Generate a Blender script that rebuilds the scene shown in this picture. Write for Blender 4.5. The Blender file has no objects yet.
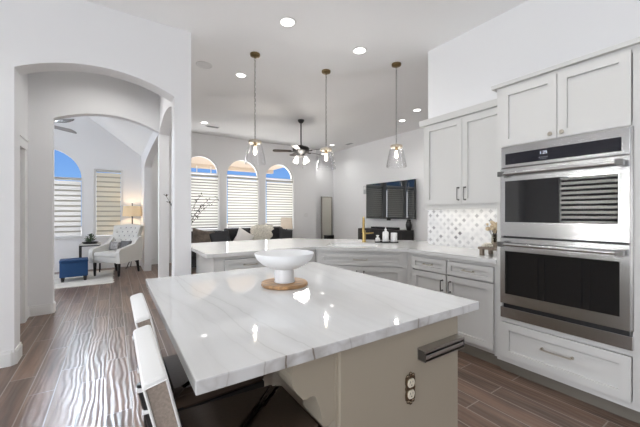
import bpy, bmesh, math, random
from mathutils import Vector, Matrix, geometry
random.seed(7)
C = bpy.context.scene.collection
SC = bpy.context.scene
PI = math.pi

# ------------------------------------------------------------------ camera
cam_d = bpy.data.cameras.new('camera')
cam_d.sensor_width = 36.0
cam_d.lens = 36.0 * 312 / 640
cam_d.clip_start = 0.02
cam = bpy.data.objects.new('camera', cam_d)
C.objects.link(cam)
cam.location = (0, 0, 1.30)
cam.rotation_euler = (PI / 2, 0, math.radians(-33.5))
SC.camera = cam

# ------------------------------------------------------------------ world, exposure, daylight
SC.view_settings.view_transform = 'Standard'
SC.view_settings.look = 'None'
SC.view_settings.exposure = 0.0
SC.view_settings.gamma = 1.0
SC.view_settings.use_curve_mapping = False

W = bpy.data.worlds.new('sky')
SC.world = W
W.use_nodes = True
wn = W.node_tree.nodes
wl = W.node_tree.links
wn.clear()
w_out = wn.new('ShaderNodeOutputWorld')
w_bg = wn.new('ShaderNodeBackground')
w_tc = wn.new('ShaderNodeTexCoord')
w_sep = wn.new('ShaderNodeSeparateXYZ')
w_rmp = wn.new('ShaderNodeValToRGB')
w_rmp.color_ramp.elements[0].position = 0.0
w_rmp.color_ramp.elements[0].color = (0.30, 0.56, 0.95, 1)
w_rmp.color_ramp.elements[1].position = 0.35
w_rmp.color_ramp.elements[1].color = (0.045, 0.18, 0.70, 1)
wl.new(w_tc.outputs['Generated'], w_sep.inputs[0])
wl.new(w_sep.outputs['Z'], w_rmp.inputs[0])
wl.new(w_rmp.outputs[0], w_bg.inputs[0])
w_bg.inputs[1].default_value = 1.0
wl.new(w_bg.outputs[0], w_out.inputs[0])

sun_d = bpy.data.lights.new('sun', 'SUN')
sun_d.energy = 9.0
sun_d.angle = 0.02
sun_d.color = (1.0, 0.95, 0.88)
sun = bpy.data.objects.new('sun', sun_d)
C.objects.link(sun)
sun.rotation_euler = (math.radians(-8), math.radians(32), 0)


def area(name, loc, rot, sx, sy, power, col=(1, 1, 1)):
    d = bpy.data.lights.new(name, 'AREA')
    d.shape = 'RECTANGLE'
    d.size = sx
    d.size_y = sy
    d.energy = power
    d.color = col
    o = bpy.data.objects.new(name, d)
    C.objects.link(o)
    o.location = loc
    o.rotation_euler = rot
    return o


DAY = (1.0, 0.99, 0.975)
# daylight standing outside the windows, shining in (faces -Y / +X)
for k, xc in enumerate((2.01, 3.21, 4.415)):
    area('daylight', (xc, 9.75, 1.55), (-PI / 2, 0, 0), 1.1, 1.5, 44, DAY)
area('daylight', (-1.27, 9.75, 1.45), (-PI / 2, 0, 0), 1.4, 1.4, 20, DAY)
area('daylight', (-0.09, 9.75, 1.5), (-PI / 2, 0, 0), 0.6, 1.5, 8, (1.0, 0.95, 0.85))
area('daylight', (-3.95, 2.44, 1.5), (0, -PI / 2, 0), 1.5, 1.05, 500, DAY)
area('daylight', (-3.95, -0.75, 1.25), (0, -PI / 2 - math.radians(27), 0), 2.0, 3.2, 200, DAY)  # kitchen fill from an added, unseen window, tilted up to lift the ceiling
hi = area('daylight', (-1.15, 9.45, 3.88), (-PI / 2 + math.radians(29), 0, math.radians(6)), 1.2, 0.7, 120, (0.78, 0.88, 1.0))
hi.data.spread = math.radians(50)   # sky light through an added, unseen gable window, aimed for floor sheen
area('daylight', (-3.75, 7.2, 1.6), (0, -PI / 2, 0), 2.0, 2.0, 70, DAY)  # sitting room fill from an added window out of view

CAN_W = 2.2         # watts of one recessed ceiling light
AISLE_FILL_W = 3.0   # two unseen ones, added to light the cabinet fronts
CAN_LIVING_W = 5.5  # the living room ones are turned up higher
PEND_W = 9.5        # watts of one pendant bulb

# ------------------------------------------------------------------ material helpers
_m = {}


def mat(name, col, rough=0.5, metal=0.0, bump=0.0, bscale=60.0, spec=0.5, coat=0.0, var=0.0, vscale=8.0,
        stretch=None, emit=None, estr=0.0):
    if name in _m:
        return _m[name]
    m = bpy.data.materials.new(name)
    m.use_nodes = True
    nt = m.node_tree
    b = nt.nodes['Principled BSDF']
    b.inputs['Base Color'].default_value = (*col, 1)
    b.inputs['Roughness'].default_value = rough
    b.inputs['Metallic'].default_value = metal
    b.inputs['Specular IOR Level'].default_value = spec
    b.inputs['Coat Weight'].default_value = coat
    if emit:
        b.inputs['Emission Color'].default_value = (*emit, 1)
        b.inputs['Emission Strength'].default_value = estr
    if bump or var:
        tc = nt.nodes.new('ShaderNodeTexCoord')
        mp = nt.nodes.new('ShaderNodeMapping')
        if stretch:
            mp.inputs['Scale'].default_value = stretch
        nt.links.new(tc.outputs['Object'], mp.inputs[0])
        if bump:
            nz = nt.nodes.new('ShaderNodeTexNoise')
            nz.inputs['Scale'].default_value = bscale
            nz.inputs['Detail'].default_value = 3
            bp = nt.nodes.new('ShaderNodeBump')
            bp.inputs['Strength'].default_value = bump
            bp.inputs['Distance'].default_value = 0.01
            nt.links.new(mp.outputs[0], nz.inputs['Vector'])
            nt.links.new(nz.outputs[0], bp.inputs['Height'])
            nt.links.new(bp.outputs[0], b.inputs['Normal'])
        if var:
            n2 = nt.nodes.new('ShaderNodeTexNoise')
            n2.inputs['Scale'].default_value = vscale
            n2.inputs['Detail'].default_value = 4
            r = nt.nodes.new('ShaderNodeValToRGB')
            r.color_ramp.elements[0].position = 0.3
            r.color_ramp.elements[1].position = 0.7
            r.color_ramp.elements[0].color = (*[c * (1 - var) for c in col], 1)
            r.color_ramp.elements[1].color = (*[min(1, c * (1 + var)) for c in col], 1)
            nt.links.new(mp.outputs[0], n2.inputs['Vector'])
            nt.links.new(n2.outputs[0], r.inputs[0])
            nt.links.new(r.outputs[0], b.inputs['Base Color'])
    _m[name] = m
    return m


M_WALL = mat('wall_paint', (0.85, 0.85, 0.855), 0.85, bump=0.04, bscale=140)
M_CEIL = mat('ceiling_paint', (0.87, 0.87, 0.87), 0.9, bump=0.03, bscale=160)
M_TRIM = mat('trim_white', (0.84, 0.84, 0.83), 0.4)
M_CAB = mat('cabinet_paint', (0.64, 0.635, 0.617), 0.42, bump=0.01, bscale=200)
M_ISL = mat('island_shaded_paint', (0.37, 0.325, 0.255), 0.45, bump=0.01, bscale=200)  # darker than the cabinets: its unlit look is put into the colour
M_TOE = mat('toe_kick_shaded', (0.20, 0.18, 0.15), 0.6)  # darkened so the recess shadow sits in the colour
M_STEEL = mat('brushed_steel', (0.53, 0.53, 0.53), 0.22, 1.0, bump=0.015, bscale=60, stretch=(1, 1, 40))
M_STEELD = mat('dark_steel', (0.30, 0.29, 0.28), 0.35, 1.0)
M_NICKEL = mat('nickel', (0.55, 0.50, 0.43), 0.28, 1.0)
M_GUN = mat('gunmetal', (0.16, 0.155, 0.15), 0.35, 1.0)
M_RAIL = mat('rail_steel', (0.42, 0.40, 0.38), 0.3, 1.0)
M_BRASS = mat('antique_brass', (0.24, 0.17, 0.085), 0.33, 1.0)
M_GOLD = mat('brushed_gold', (0.46, 0.33, 0.13), 0.28, 1.0)
M_BLACKGLASS = mat('black_glass', (0.010, 0.010, 0.011), 0.010, spec=0.65)
M_TVGLASS = mat('screen_glass', (0.010, 0.014, 0.017), 0.012, spec=0.8)
M_BLACK = mat('black_satin', (0.013, 0.013, 0.014), 0.4)
M_BLACKWOOD = mat('black_wood', (0.018, 0.016, 0.016), 0.5, bump=0.03, bscale=40)
M_CERAM = mat('white_ceramic', (0.78, 0.78, 0.78), 0.35)
M_PORC = mat('white_porcelain', (0.88, 0.88, 0.88), 0.2)
M_WOOD = mat('acacia_wood', (0.42, 0.24, 0.11), 0.5, var=0.45, vscale=9, stretch=(1, 7, 1))
M_RWOOD = mat('weathered_wood', (0.20, 0.16, 0.125), 0.65, var=0.3, vscale=14, stretch=(1, 6, 1))
M_LEATHER = mat('espresso_leather', (0.075, 0.052, 0.038), 0.34, bump=0.06, bscale=90)
M_STOOLTOP = mat('pale_fabric', (0.74, 0.735, 0.72), 0.75, bump=0.06, bscale=220)
M_TAUPE = mat('taupe_fabric', (0.33, 0.275, 0.23), 0.85, bump=0.15, bscale=260, var=0.15, vscale=160)
M_CREAM = mat('cream_linen', (0.72, 0.71, 0.67), 0.85, bump=0.08, bscale=160)
M_BUTTON = mat('grey_button', (0.14, 0.14, 0.14), 0.7)
M_NAVY = mat('navy_fabric', (0.010, 0.055, 0.16), 0.75, bump=0.08, bscale=160)
M_RUG = mat('cream_rug', (0.72, 0.70, 0.65), 0.95, bump=0.4, bscale=45, var=0.08, vscale=6)
M_CHAR = mat('charcoal_fabric', (0.030, 0.030, 0.033), 0.85, bump=0.08, bscale=120)
M_BROWNF = mat('brown_fabric', (0.12, 0.095, 0.075), 0.85, bump=0.15, bscale=60, var=0.45, vscale=7)
M_WHITEF = mat('white_fabric', (0.72, 0.70, 0.68), 0.85, bump=0.1, bscale=60)
M_FUR = mat('cream_fur', (0.68, 0.65, 0.57), 0.95, bump=0.9, bscale=55, var=0.25, vscale=45)
M_LEAF = mat('dark_leaf', (0.05, 0.085, 0.04), 0.6)
M_TWIG = mat('dark_twig', (0.035, 0.028, 0.022), 0.8)
M_DRIED = mat('dried_flower', (0.62, 0.50, 0.34), 0.9, var=0.25, vscale=60)
M_BEAD = mat('bead_ivory', (0.72, 0.68, 0.60), 0.6)
M_FAN = mat('fan_black', (0.018, 0.016, 0.015), 0.4)
M_FANWOOD = mat('fan_blade_walnut', (0.035, 0.024, 0.018), 0.4)
M_FANGREY = mat('fan_blade_grey', (0.30, 0.29, 0.28), 0.5)
M_STUCCO = mat('tan_stucco', (0.72, 0.60, 0.46), 0.9, bump=0.1, bscale=60)
M_GROUND = mat('patio_concrete', (0.60, 0.56, 0.50), 0.9, bump=0.1, bscale=20)
M_BULB = mat('warm_bulb', (1, 0.9, 0.75), 0.4, emit=(1.0, 0.86, 0.66), estr=5)
M_CANLED = mat('led_diffuser', (1, 1, 1), 0.4, emit=(1.0, 0.97, 0.92), estr=6)
M_FROST = mat('frosted_lit_glass', (0.95, 0.95, 0.93), 0.5, emit=(1.0, 0.95, 0.88), estr=1.6)
M_SHADE = mat('lit_linen_shade', (0.62, 0.50, 0.34), 0.85, emit=(1.0, 0.70, 0.38), estr=0.28, bump=0.06, bscale=200)
M_SHADE2 = mat('cream_linen_shade', (0.70, 0.62, 0.52), 0.85, emit=(1.0, 0.82, 0.65), estr=0.18)
M_DISPLAY = mat('clock_digits', (0.6, 0.65, 0.75), 0.4, emit=(0.75, 0.82, 1.0), estr=0.7)
M_MIRROR = mat('mirror_pale_surface', (0.80, 0.78, 0.70), 0.25, 0.35)  # cream base stands in for a bright reflection
M_OUTLET = mat('almond_plastic', (0.72, 0.66, 0.54), 0.4)
M_PLATE = mat('bronze_plate', (0.22, 0.17, 0.12), 0.25, 1.0)
M_WPLASTIC = mat('white_plastic', (0.78, 0.78, 0.78), 0.4)
M_GREYPL = mat('grey_plastic', (0.45, 0.46, 0.47), 0.5)


def glass_mat(name, tint=(1, 1, 1), gl=0.10, rough=0.02, fac_edge=True):
    m = bpy.data.materials.new(name)
    m.use_nodes = True
    nt = m.node_tree
    nt.nodes.clear()
    o = nt.nodes.new('ShaderNodeOutputMaterial')
    t = nt.nodes.new('ShaderNodeBsdfTransparent')
    t.inputs[0].default_value = (*tint, 1)
    g = nt.nodes.new('ShaderNodeBsdfGlossy')
    g.inputs['Roughness'].default_value = rough
    mx = nt.nodes.new('ShaderNodeMixShader')
    lw = nt.nodes.new('ShaderNodeLayerWeight')
    lw.inputs[0].default_value = gl
    nt.links.new(lw.outputs['Facing'] if fac_edge else lw.outputs['Fresnel'], mx.inputs[0])
    nt.links.new(t.outputs[0], mx.inputs[1])
    nt.links.new(g.outputs[0], mx.inputs[2])
    nt.links.new(mx.outputs[0], o.inputs[0])
    return m


M_PANE = glass_mat('window_glass', (0.98, 0.99, 1.0), 0.04, 0.01, False)
M_PGLASS = glass_mat('clear_pendant_glass', (0.99, 0.99, 0.995), 0.16, 0.04)
M_TABLEGLASS = glass_mat('clear_table_glass', (0.85, 0.9, 0.9), 0.15, 0.02)


def blind_mat(name, col, trans=0.45):
    m = bpy.data.materials.new(name)
    m.use_nodes = True
    nt = m.node_tree
    nt.nodes.clear()
    o = nt.nodes.new('ShaderNodeOutputMaterial')
    d = nt.nodes.new('ShaderNodeBsdfDiffuse')
    d.inputs[0].default_value = (*col, 1)
    t = nt.nodes.new('ShaderNodeBsdfTranslucent')
    t.inputs[0].default_value = (*col, 1)
    mx = nt.nodes.new('ShaderNodeMixShader')
    mx.inputs[0].default_value = trans
    nt.links.new(d.outputs[0], mx.inputs[1])
    nt.links.new(t.outputs[0], mx.inputs[2])
    nt.links.new(mx.outputs[0], o.inputs[0])
    return m


M_BLIND = blind_mat('white_blind', (0.85, 0.84, 0.81), 0.5)
M_BLIND2 = blind_mat('ivory_blind', (0.80, 0.77, 0.68), 0.42)
M_SHEER = blind_mat('sheer_grey', (0.27, 0.255, 0.235), 0.35)
M_SHEER2 = blind_mat('sheer_ivory', (0.52, 0.49, 0.43), 0.35)


def N(nt, t, **kw):
    n = nt.nodes.new(t)
    for k, v in kw.items():
        setattr(n, k, v)
    return n


def floor_mat():
    m = bpy.data.materials.new('wood_look_tile')
    m.use_nodes = True
    nt = m.node_tree
    L = nt.links.new
    b = nt.nodes['Principled BSDF']
    tc = N(nt, 'ShaderNodeTexCoord')
    mp = N(nt, 'ShaderNodeMapping')
    mp.inputs['Rotation'].default_value = (0, 0, PI / 2)
    mp.inputs['Location'].default_value = (0.30, 0.05, 0)
    L(tc.outputs['Object'], mp.inputs[0])
    br = N(nt, 'ShaderNodeTexBrick')
    br.offset = 0.37
    br.inputs['Color1'].default_value = (0.0, 0.0, 0.0, 1)
    br.inputs['Color2'].default_value = (1, 1, 1, 1)
    br.inputs['Mortar'].default_value = (0.5, 0.5, 0.5, 1)
    br.inputs['Scale'].default_value = 1.0
    br.inputs['Mortar Size'].default_value = 0.0040
    br.inputs['Mortar Smooth'].default_value = 0.1
    br.inputs['Bias'].default_value = 0.0
    br.inputs['Brick Width'].default_value = 0.90
    br.inputs['Row Height'].default_value = 0.155
    L(mp.outputs[0], br.inputs['Vector'])
    # grain stretched along the plank
    mg = N(nt, 'ShaderNodeMapping')
    mg.inputs['Scale'].default_value = (17, 1.3, 1)
    L(tc.outputs['Object'], mg.inputs[0])
    off = N(nt, 'ShaderNodeVectorMath', operation='ADD')
    L(mg.outputs[0], off.inputs[0])
    L(br.outputs['Color'], off.inputs[1])
    ng = N(nt, 'ShaderNodeTexNoise')
    ng.inputs['Scale'].default_value = 1.0
    ng.inputs['Detail'].default_value = 5
    ng.inputs['Distortion'].default_value = 0.6
    L(off.outputs[0], ng.inputs['Vector'])
    r = N(nt, 'ShaderNodeValToRGB')
    e = r.color_ramp.elements
    e[0].position = 0.25
    e[0].color = (0.072, 0.046, 0.035, 1)
    e[1].position = 0.75
    e[1].color = (0.255, 0.168, 0.122, 1)
    x = e.new(0.5)
    x.color = (0.156, 0.099, 0.071, 1)
    L(ng.outputs[0], r.inputs[0])
    # plank to plank variation
    hv = N(nt, 'ShaderNodeMix', data_type='RGBA', blend_type='MULTIPLY')
    hv.inputs[0].default_value = 1.0
    r2 = N(nt, 'ShaderNodeValToRGB')
    r2.color_ramp.elements[0].color = (0.78, 0.78, 0.80, 1)
    r2.color_ramp.elements[1].color = (1.22, 1.18, 1.15, 1)
    L(br.outputs['Color'], r2.inputs[0])
    L(r.outputs[0], hv.inputs[6])
    L(r2.outputs[0], hv.inputs[7])
    gm = N(nt, 'ShaderNodeMix', data_type='RGBA')
    gm.inputs[7].default_value = (0.33, 0.285, 0.25, 1)
    L(br.outputs['Fac'], gm.inputs[0])
    L(hv.outputs[2], gm.inputs[6])
    L(gm.outputs[2], b.inputs['Base Color'])
    # hand scraped ripples running along the planks
    mw = N(nt, 'ShaderNodeMapping')
    mw.inputs['Scale'].default_value = (17, 4.0, 1)
    L(tc.outputs['Object'], mw.inputs[0])
    o2 = N(nt, 'ShaderNodeVectorMath', operation='ADD')
    L(mw.outputs[0], o2.inputs[0])
    sc = N(nt, 'ShaderNodeVectorMath', operation='SCALE')
    sc.inputs['Scale'].default_value = 3.7
    L(br.outputs['Color'], sc.inputs[0])
    L(sc.outputs[0], o2.inputs[1])
    wv = N(nt, 'ShaderNodeTexWave', wave_type='BANDS', bands_direction='X')
    wv.inputs['Scale'].default_value = 0.55
    wv.inputs['Distortion'].default_value = 11.0
    wv.inputs['Detail'].default_value = 2.0
    wv.inputs['Detail Scale'].default_value = 0.7
    L(o2.outputs[0], wv.inputs['Vector'])
    mul = N(nt, 'ShaderNodeMath', operation='MULTIPLY')
    mul.inputs[1].default_value = -0.8
    L(br.outputs['Fac'], mul.inputs[0])
    ad = N(nt, 'ShaderNodeMath', operation='ADD')
    L(wv.outputs['Fac'], ad.inputs[0])
    L(mul.outputs[0], ad.inputs[1])
    bp = N(nt, 'ShaderNodeBump')
    bp.inputs['Strength'].default_value = 0.15
    bp.inputs['Distance'].default_value = 0.010
    L(ad.outputs[0], bp.inputs['Height'])
    L(bp.outputs[0], b.inputs['Normal'])
    b.inputs['Roughness'].default_value = 0.34
    b.inputs['Specular IOR Level'].default_value = 0.8
    return m


def quartz_mat(name, base, veins, y0=0.72, edge=None):
    """veins: (x at y0, x at y0 + 0.73, half width, strength) in the slab's own frame."""
    m = bpy.data.materials.new(name)
    m.use_nodes = True
    nt = m.node_tree
    L = nt.links.new
    b = nt.nodes['Principled BSDF']
    tc = N(nt, 'ShaderNodeTexCoord')
    sp = N(nt, 'ShaderNodeSeparateXYZ')
    L(tc.outputs['Object'], sp.inputs[0])

    def op(o, a, c=None, clamp=False):
        n = N(nt, 'ShaderNodeMath', operation=o, use_clamp=clamp)
        for i, v in enumerate((a, c)):
            if v is None:
                continue
            if isinstance(v, (int, float)):
                n.inputs[i].default_value = v
            else:
                L(v, n.inputs[i])
        return n.outputs[0]

    def noise(scale, detail=3, sc=(1, 1, 1)):
        mp = N(nt, 'ShaderNodeMapping')
        mp.inputs['Scale'].default_value = sc
        L(tc.outputs['Object'], mp.inputs[0])
        n = N(nt, 'ShaderNodeTexNoise')
        n.inputs['Scale'].default_value = scale
        n.inputs['Detail'].default_value = detail
        L(mp.outputs[0], n.inputs['Vector'])
        return n.outputs[0]

    w1 = op('MULTIPLY', op('SUBTRACT', noise(2.6, 3), 0.5), 0.11)
    w2 = op('MULTIPLY', op('SUBTRACT', noise(16, 3), 0.5), 0.018)
    fade = noise(3.4, 2)
    yy = op('SUBTRACT', sp.outputs['Y'], y0)
    x = op('ADD', op('ADD', sp.outputs['X'], w1), w2)
    tot = None
    for xa, xb, hw, st in veins:
        xs = op('SUBTRACT', op('SUBTRACT', x, xa), op('MULTIPLY', yy, (xb - xa) / 0.73))
        d = op('ABSOLUTE', xs)
        core = op('SUBTRACT', 1.0, op('DIVIDE', d, hw), True)
        halo = op('MULTIPLY', op('SUBTRACT', 1.0, op('DIVIDE', d, hw * 7), True), 0.35)
        v = op('MULTIPLY', op('MAXIMUM', core, halo), st)
        tot = v if tot is None else op('ADD', tot, v)
    # fine wispy streaks along the veins
    wisp = op('MULTIPLY', op('SUBTRACT', 1.0, op('DIVIDE', op('ABSOLUTE', op('SUBTRACT', noise(1.0, 4, (7, .8, 7)), 0.5)), 0.05), True), 0.16)
    tot = op('ADD', tot, wisp)
    tot = op('MULTIPLY', tot, op('MULTIPLY', op('ADD', 0.25, fade), 0.52), True)
    mix = N(nt, 'ShaderNodeMix', data_type='RGBA')
    mix.inputs[6].default_value = (*base, 1)
    mix.inputs[7].default_value = (0.36, 0.35, 0.33, 1)
    L(tot, mix.inputs[0])
    out = mix.outputs[2]
    if edge is not None:
        # on the sawn front edge the veins show brown
        m2 = N(nt, 'ShaderNodeMix', data_type='RGBA')
        e = op('MULTIPLY', op('LESS_THAN', sp.outputs['Y'], edge), op('MULTIPLY', tot, 2.0, True))
        L(e, m2.inputs[0])
        L(out, m2.inputs[6])
        m2.inputs[7].default_value = (0.16, 0.12, 0.085, 1)
        out = m2.outputs[2]
    L(out, b.inputs['Base Color'])
    b.inputs['Roughness'].default_value = 0.035
    b.inputs['Specular IOR Level'].default_value = 0.85
    return m


def tile_mat():
    # white marble mosaic with small grey diamonds on a staggered lattice (object Y / Z)
    m = bpy.data.materials.new('marble_mosaic')
    m.use_nodes = True
    nt = m.node_tree
    L = nt.links.new
    b = nt.nodes['Principled BSDF']
    tc = N(nt, 'ShaderNodeTexCoord')
    sp = N(nt, 'ShaderNodeSeparateXYZ')
    L(tc.outputs['Object'], sp.inputs[0])
    P = 0.098

    def op(o, a, c=None):
        n = N(nt, 'ShaderNodeMath', operation=o)
        for i, v in enumerate((a, c)):
            if v is None:
                continue
            if isinstance(v, (int, float)):
                n.inputs[i].default_value = v
            else:
                L(v, n.inputs[i])
        return n.outputs[0]

    def lattice(sh):
        y = op('ADD', op('DIVIDE', sp.outputs['Y'], P), sh)
        z = op('ADD', op('DIVIDE', sp.outputs['Z'], P), sh)
        fy = op('ABSOLUTE', op('SUBTRACT', op('FRACT', y), 0.5))
        fz = op('ABSOLUTE', op('SUBTRACT', op('FRACT', z), 0.5))
        # scalloped diamond
        d = op('ADD', op('POWER', fy, 0.85), op('POWER', fz, 0.85))
        mask = op('LESS_THAN', d, 0.325)
        cb = N(nt, 'ShaderNodeCombineXYZ')
        L(op('FLOOR', y), cb.inputs[0])
        L(op('FLOOR', z), cb.inputs[1])
        cb.inputs[2].default_value = sh * 3.3
        wn_ = N(nt, 'ShaderNodeTexWhiteNoise', noise_dimensions='3D')
        L(cb.outputs[0], wn_.inputs['Vector'])
        return mask, wn_.outputs['Value']

    m1, v1 = lattice(0.0)
    m2, v2 = lattice(0.5)
    val = op('ADD', op('MULTIPLY', m1, v1), op('MULTIPLY', m2, v2))
    msk = op('MAXIMUM', m1, m2)
    r = N(nt, 'ShaderNodeValToRGB')
    e = r.color_ramp.elements
    e[0].position = 0.0
    e[0].color = (0.76, 0.76, 0.77, 1)
    e[1].position = 1.0
    e[1].color = (0.17, 0.17, 0.18, 1)
    for p, c in ((0.4, 0.68), (0.75, 0.54), (0.92, 0.40)):
        x = e.new(p)
        x.color = (c, c, c * 1.02, 1)
    L(val, r.inputs[0])
    nz = N(nt, 'ShaderNodeTexNoise')
    nz.inputs['Scale'].default_value = 14
    nz.inputs['Detail'].default_value = 4
    L(tc.outputs['Object'], nz.inputs['Vector'])
    rb = N(nt, 'ShaderNodeValToRGB')
    rb.color_ramp.elements[0].position = 0.3
    rb.color_ramp.elements[0].color = (0.74, 0.74, 0.75, 1)
    rb.color_ramp.elements[1].position = 0.6
    rb.color_ramp.elements[1].color = (0.86, 0.86, 0.86, 1)
    L(nz.outputs[0], rb.inputs[0])
    mix = N(nt, 'ShaderNodeMix', data_type='RGBA')
    L(msk, mix.inputs[0])
    L(rb.outputs[0], mix.inputs[6])
    L(r.outputs[0], mix.inputs[7])
    L(mix.outputs[2], b.inputs['Base Color'])
    b.inputs['Roughness'].default_value = 0.25
    return m


M_FLOOR = floor_mat()
M_QUARTZ = quartz_mat('veined_quartz', (0.66, 0.66, 0.655), [
    (.385, .330, .005, 1.0), (.475, .385, .006, .9), (.33, .24, .004, .45), (.235, .19, .003, .3), (.60, .50, .004, .3),
    (.91, 1.04, .006, .6), (.965, 1.12, .004, .4), (.75, .83, .003, .3), (1.20, 1.19, .004, .45), (1.10, 1.25, .003, .3)], edge=.7475)
M_QUARTZ2 = quartz_mat('pale_quartz', (0.70, 0.70, 0.69), [(1.2, 2.0, .005, .08), (2.9, 3.6, .005, .08)])
M_TILE = tile_mat()

# ------------------------------------------------------------------ mesh helpers


def bm_new():
    return bmesh.new()


def box(bm, x0, y0, z0, x1, y1, z1, bev=0.0, seg=2, M=None):
    r = bmesh.ops.create_cube(bm, size=1.0)
    vs = r['verts']
    bmesh.ops.scale(bm, vec=(abs(x1 - x0), abs(y1 - y0), abs(z1 - z0)), verts=vs)
    bmesh.ops.translate(bm, vec=((x0 + x1) / 2, (y0 + y1) / 2, (z0 + z1) / 2), verts=vs)
    if bev > 0:
        es = list({e for v in vs for e in v.link_edges})
        r2 = bmesh.ops.bevel(bm, geom=es, offset=bev, segments=seg, affect='EDGES', profile=0.6)
        vs = list({v for v in r2['verts']} | {v for v in vs if v.is_valid})
    if M is not None:
        bmesh.ops.transform(bm, matrix=M, verts=[v for v in vs if v.is_valid])
    return vs


def frame_axes(d):
    d = d.normalized()
    a = Vector((0, 0, 1)) if abs(d.z) < 0.9 else Vector((1, 0, 0))
    u = d.cross(a).normalized()
    return u, d.cross(u).normalized()


def tube(bm, pts, r, seg=10, cap=True, closed=False):
    pts = [Vector(p) for p in pts]
    n = len(pts)
    rr = r if isinstance(r, (list, tuple)) else [r] * n
    rings = []
    u = None
    for i, p in enumerate(pts):
        if closed:
            d = pts[(i + 1) % n] - pts[(i - 1) % n]
        else:
            d = pts[min(i + 1, n - 1)] - pts[max(i - 1, 0)]
        d.normalize()
        if u is None:
            u, v = frame_axes(d)
        else:
            u = (u - d * u.dot(d))
            if u.length < 1e-6:
                u, v = frame_axes(d)
            u.normalize()
            v = d.cross(u).normalized()
        rings.append([bm.verts.new(p + (u * math.cos(2 * PI * k / seg) + v * math.sin(2 * PI * k / seg)) * rr[i]) for k in range(seg)])
    m = n if closed else n - 1
    for i in range(m):
        A, B = rings[i], rings[(i + 1) % n]
        for k in range(seg):
            bm.faces.new((A[k], A[(k + 1) % seg], B[(k + 1) % seg], B[k]))
    if cap and not closed:
        bm.faces.new(rings[0][::-1])
        bm.faces.new(rings[-1])


def lathe(bm, prof, c=(0, 0, 0), seg=32, closed=False, M=None):
    # prof: list of (r, z)
    rings = []
    new = []
    for r, z in prof:
        if r < 1e-5:
            v = bm.verts.new((c[0], c[1], c[2] + z))
            rings.append([v])
            new.append(v)
        else:
            R = [bm.verts.new((c[0] + r * math.cos(2 * PI * k / seg), c[1] + r * math.sin(2 * PI * k / seg), c[2] + z)) for k in range(seg)]
            rings.append(R)
            new += R
    pr = list(zip(rings[:-1], rings[1:]))
    if closed:
        pr.append((rings[-1], rings[0]))
    for A, B in pr:
        for k in range(seg):
            a0, a1 = A[k % len(A)], A[(k + 1) % len(A)]
            b0, b1 = B[k % len(B)], B[(k + 1) % len(B)]
            f = []
            for q in (a0, a1, b1, b0):
                if q not in f:
                    f.append(q)
            if len(f) > 2:
                bm.faces.new(f)
    if M is not None:
        bmesh.ops.transform(bm, matrix=M, verts=new)
    return new


def ball(bm, c, rx, ry=None, rz=None, u=16, v=10, M=None):
    ry = rx if ry is None else ry
    rz = rx if rz is None else rz
    r = bmesh.ops.create_uvsphere(bm, u_segments=u, v_segments=v, radius=1)
    bmesh.ops.scale(bm, vec=(rx, ry, rz), verts=r['verts'])
    if M is not None:
        bmesh.ops.transform(bm, matrix=M, verts=r['verts'])
    bmesh.ops.translate(bm, vec=c, verts=r['verts'])
    return r['verts']


def prism(bm, poly, a, b, plane='XZ', holes=(), M=None):
    """poly in the given plane, extruded along the third axis from a to b."""
    def P(p, t):
        if plane == 'XZ':
            return Vector((p[0], t, p[1]))
        if plane == 'YZ':
            return Vector((t, p[0], p[1]))
        return Vector((p[0], p[1], t))
    loops = [list(poly)] + [list(h) for h in holes]
    flat = [p for l in loops for p in l]
    tris = geometry.tessellate_polygon([[Vector((p[0], p[1], 0)) for p in l] for l in loops])
    A = [bm.verts.new(P(p, a)) for p in flat]
    B = [bm.verts.new(P(p, b)) for p in flat]
    for t in tris:
        try:
            bm.faces.new([A[i] for i in t])
            bm.faces.new([B[i] for i in reversed(t)])
        except ValueError:
            pass
    s = 0
    for l in loops:
        n = len(l)
        for i in range(n):
            j = (i + 1) % n
            bm.faces.new((A[s + i], A[s + j], B[s + j], B[s + i]))
        s += n
    if M is not None:
        bmesh.ops.transform(bm, matrix=M, verts=A + B)


def obj(name, bm, m, parent=None, smooth=False, label=None, world=False, angle=35):
    bmesh.ops.recalc_face_normals(bm, faces=bm.faces[:])
    if parent is not None and world:
        mw = Matrix.LocRotScale(parent.location, parent.rotation_euler.to_quaternion(), None)
        bmesh.ops.transform(bm, matrix=mw.inverted(), verts=bm.verts[:])
    me = bpy.data.meshes.new(name)
    bm.to_mesh(me)
    bm.free()
    me.materials.append(m)
    if smooth:
        for p in me.polygons:
            p.use_smooth = True
        try:
            me.set_sharp_from_angle(angle=math.radians(angle))
        except Exception:
            pass
    o = bpy.data.objects.new(name, me)
    C.objects.link(o)
    if parent is not None:
        o.parent = parent
    if label:
        o['label'] = label
    return o


def tag(o, label, cat, group=None, kind=None):
    o['label'] = label
    o['category'] = cat
    if group:
        o['group'] = group
    if kind:
        o['kind'] = kind
    return o


def thing(name, label, cat, loc=(0, 0, 0), rz=0.0, group=None):
    o = bpy.data.objects.new(name, None)
    C.objects.link(o)
    o.empty_display_size = 0.1
    o.location = loc
    o.rotation_euler = (0, 0, rz)
    return tag(o, label, cat, group)


def struct(name, bm, m, parent=None, smooth=False, label=None, cat=None):
    o = obj(name, bm, m, parent, smooth)
    if parent is None:
        o['kind'] = 'structure'
        if label:
            o['label'] = label
        if cat:
            o['category'] = cat
    return o


def dup(root, loc, rz, label, group=None):
    r = root.copy()
    C.objects.link(r)
    r.location = loc
    r.rotation_euler = (0, 0, rz)
    r['label'] = label
    if group:
        r['group'] = group
    for ch in list(root.children):
        c = ch.copy()
        C.objects.link(c)
        c.parent = r
        for g in list(ch.children):
            d = g.copy()
            C.objects.link(d)
            d.parent = c
    return r


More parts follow.
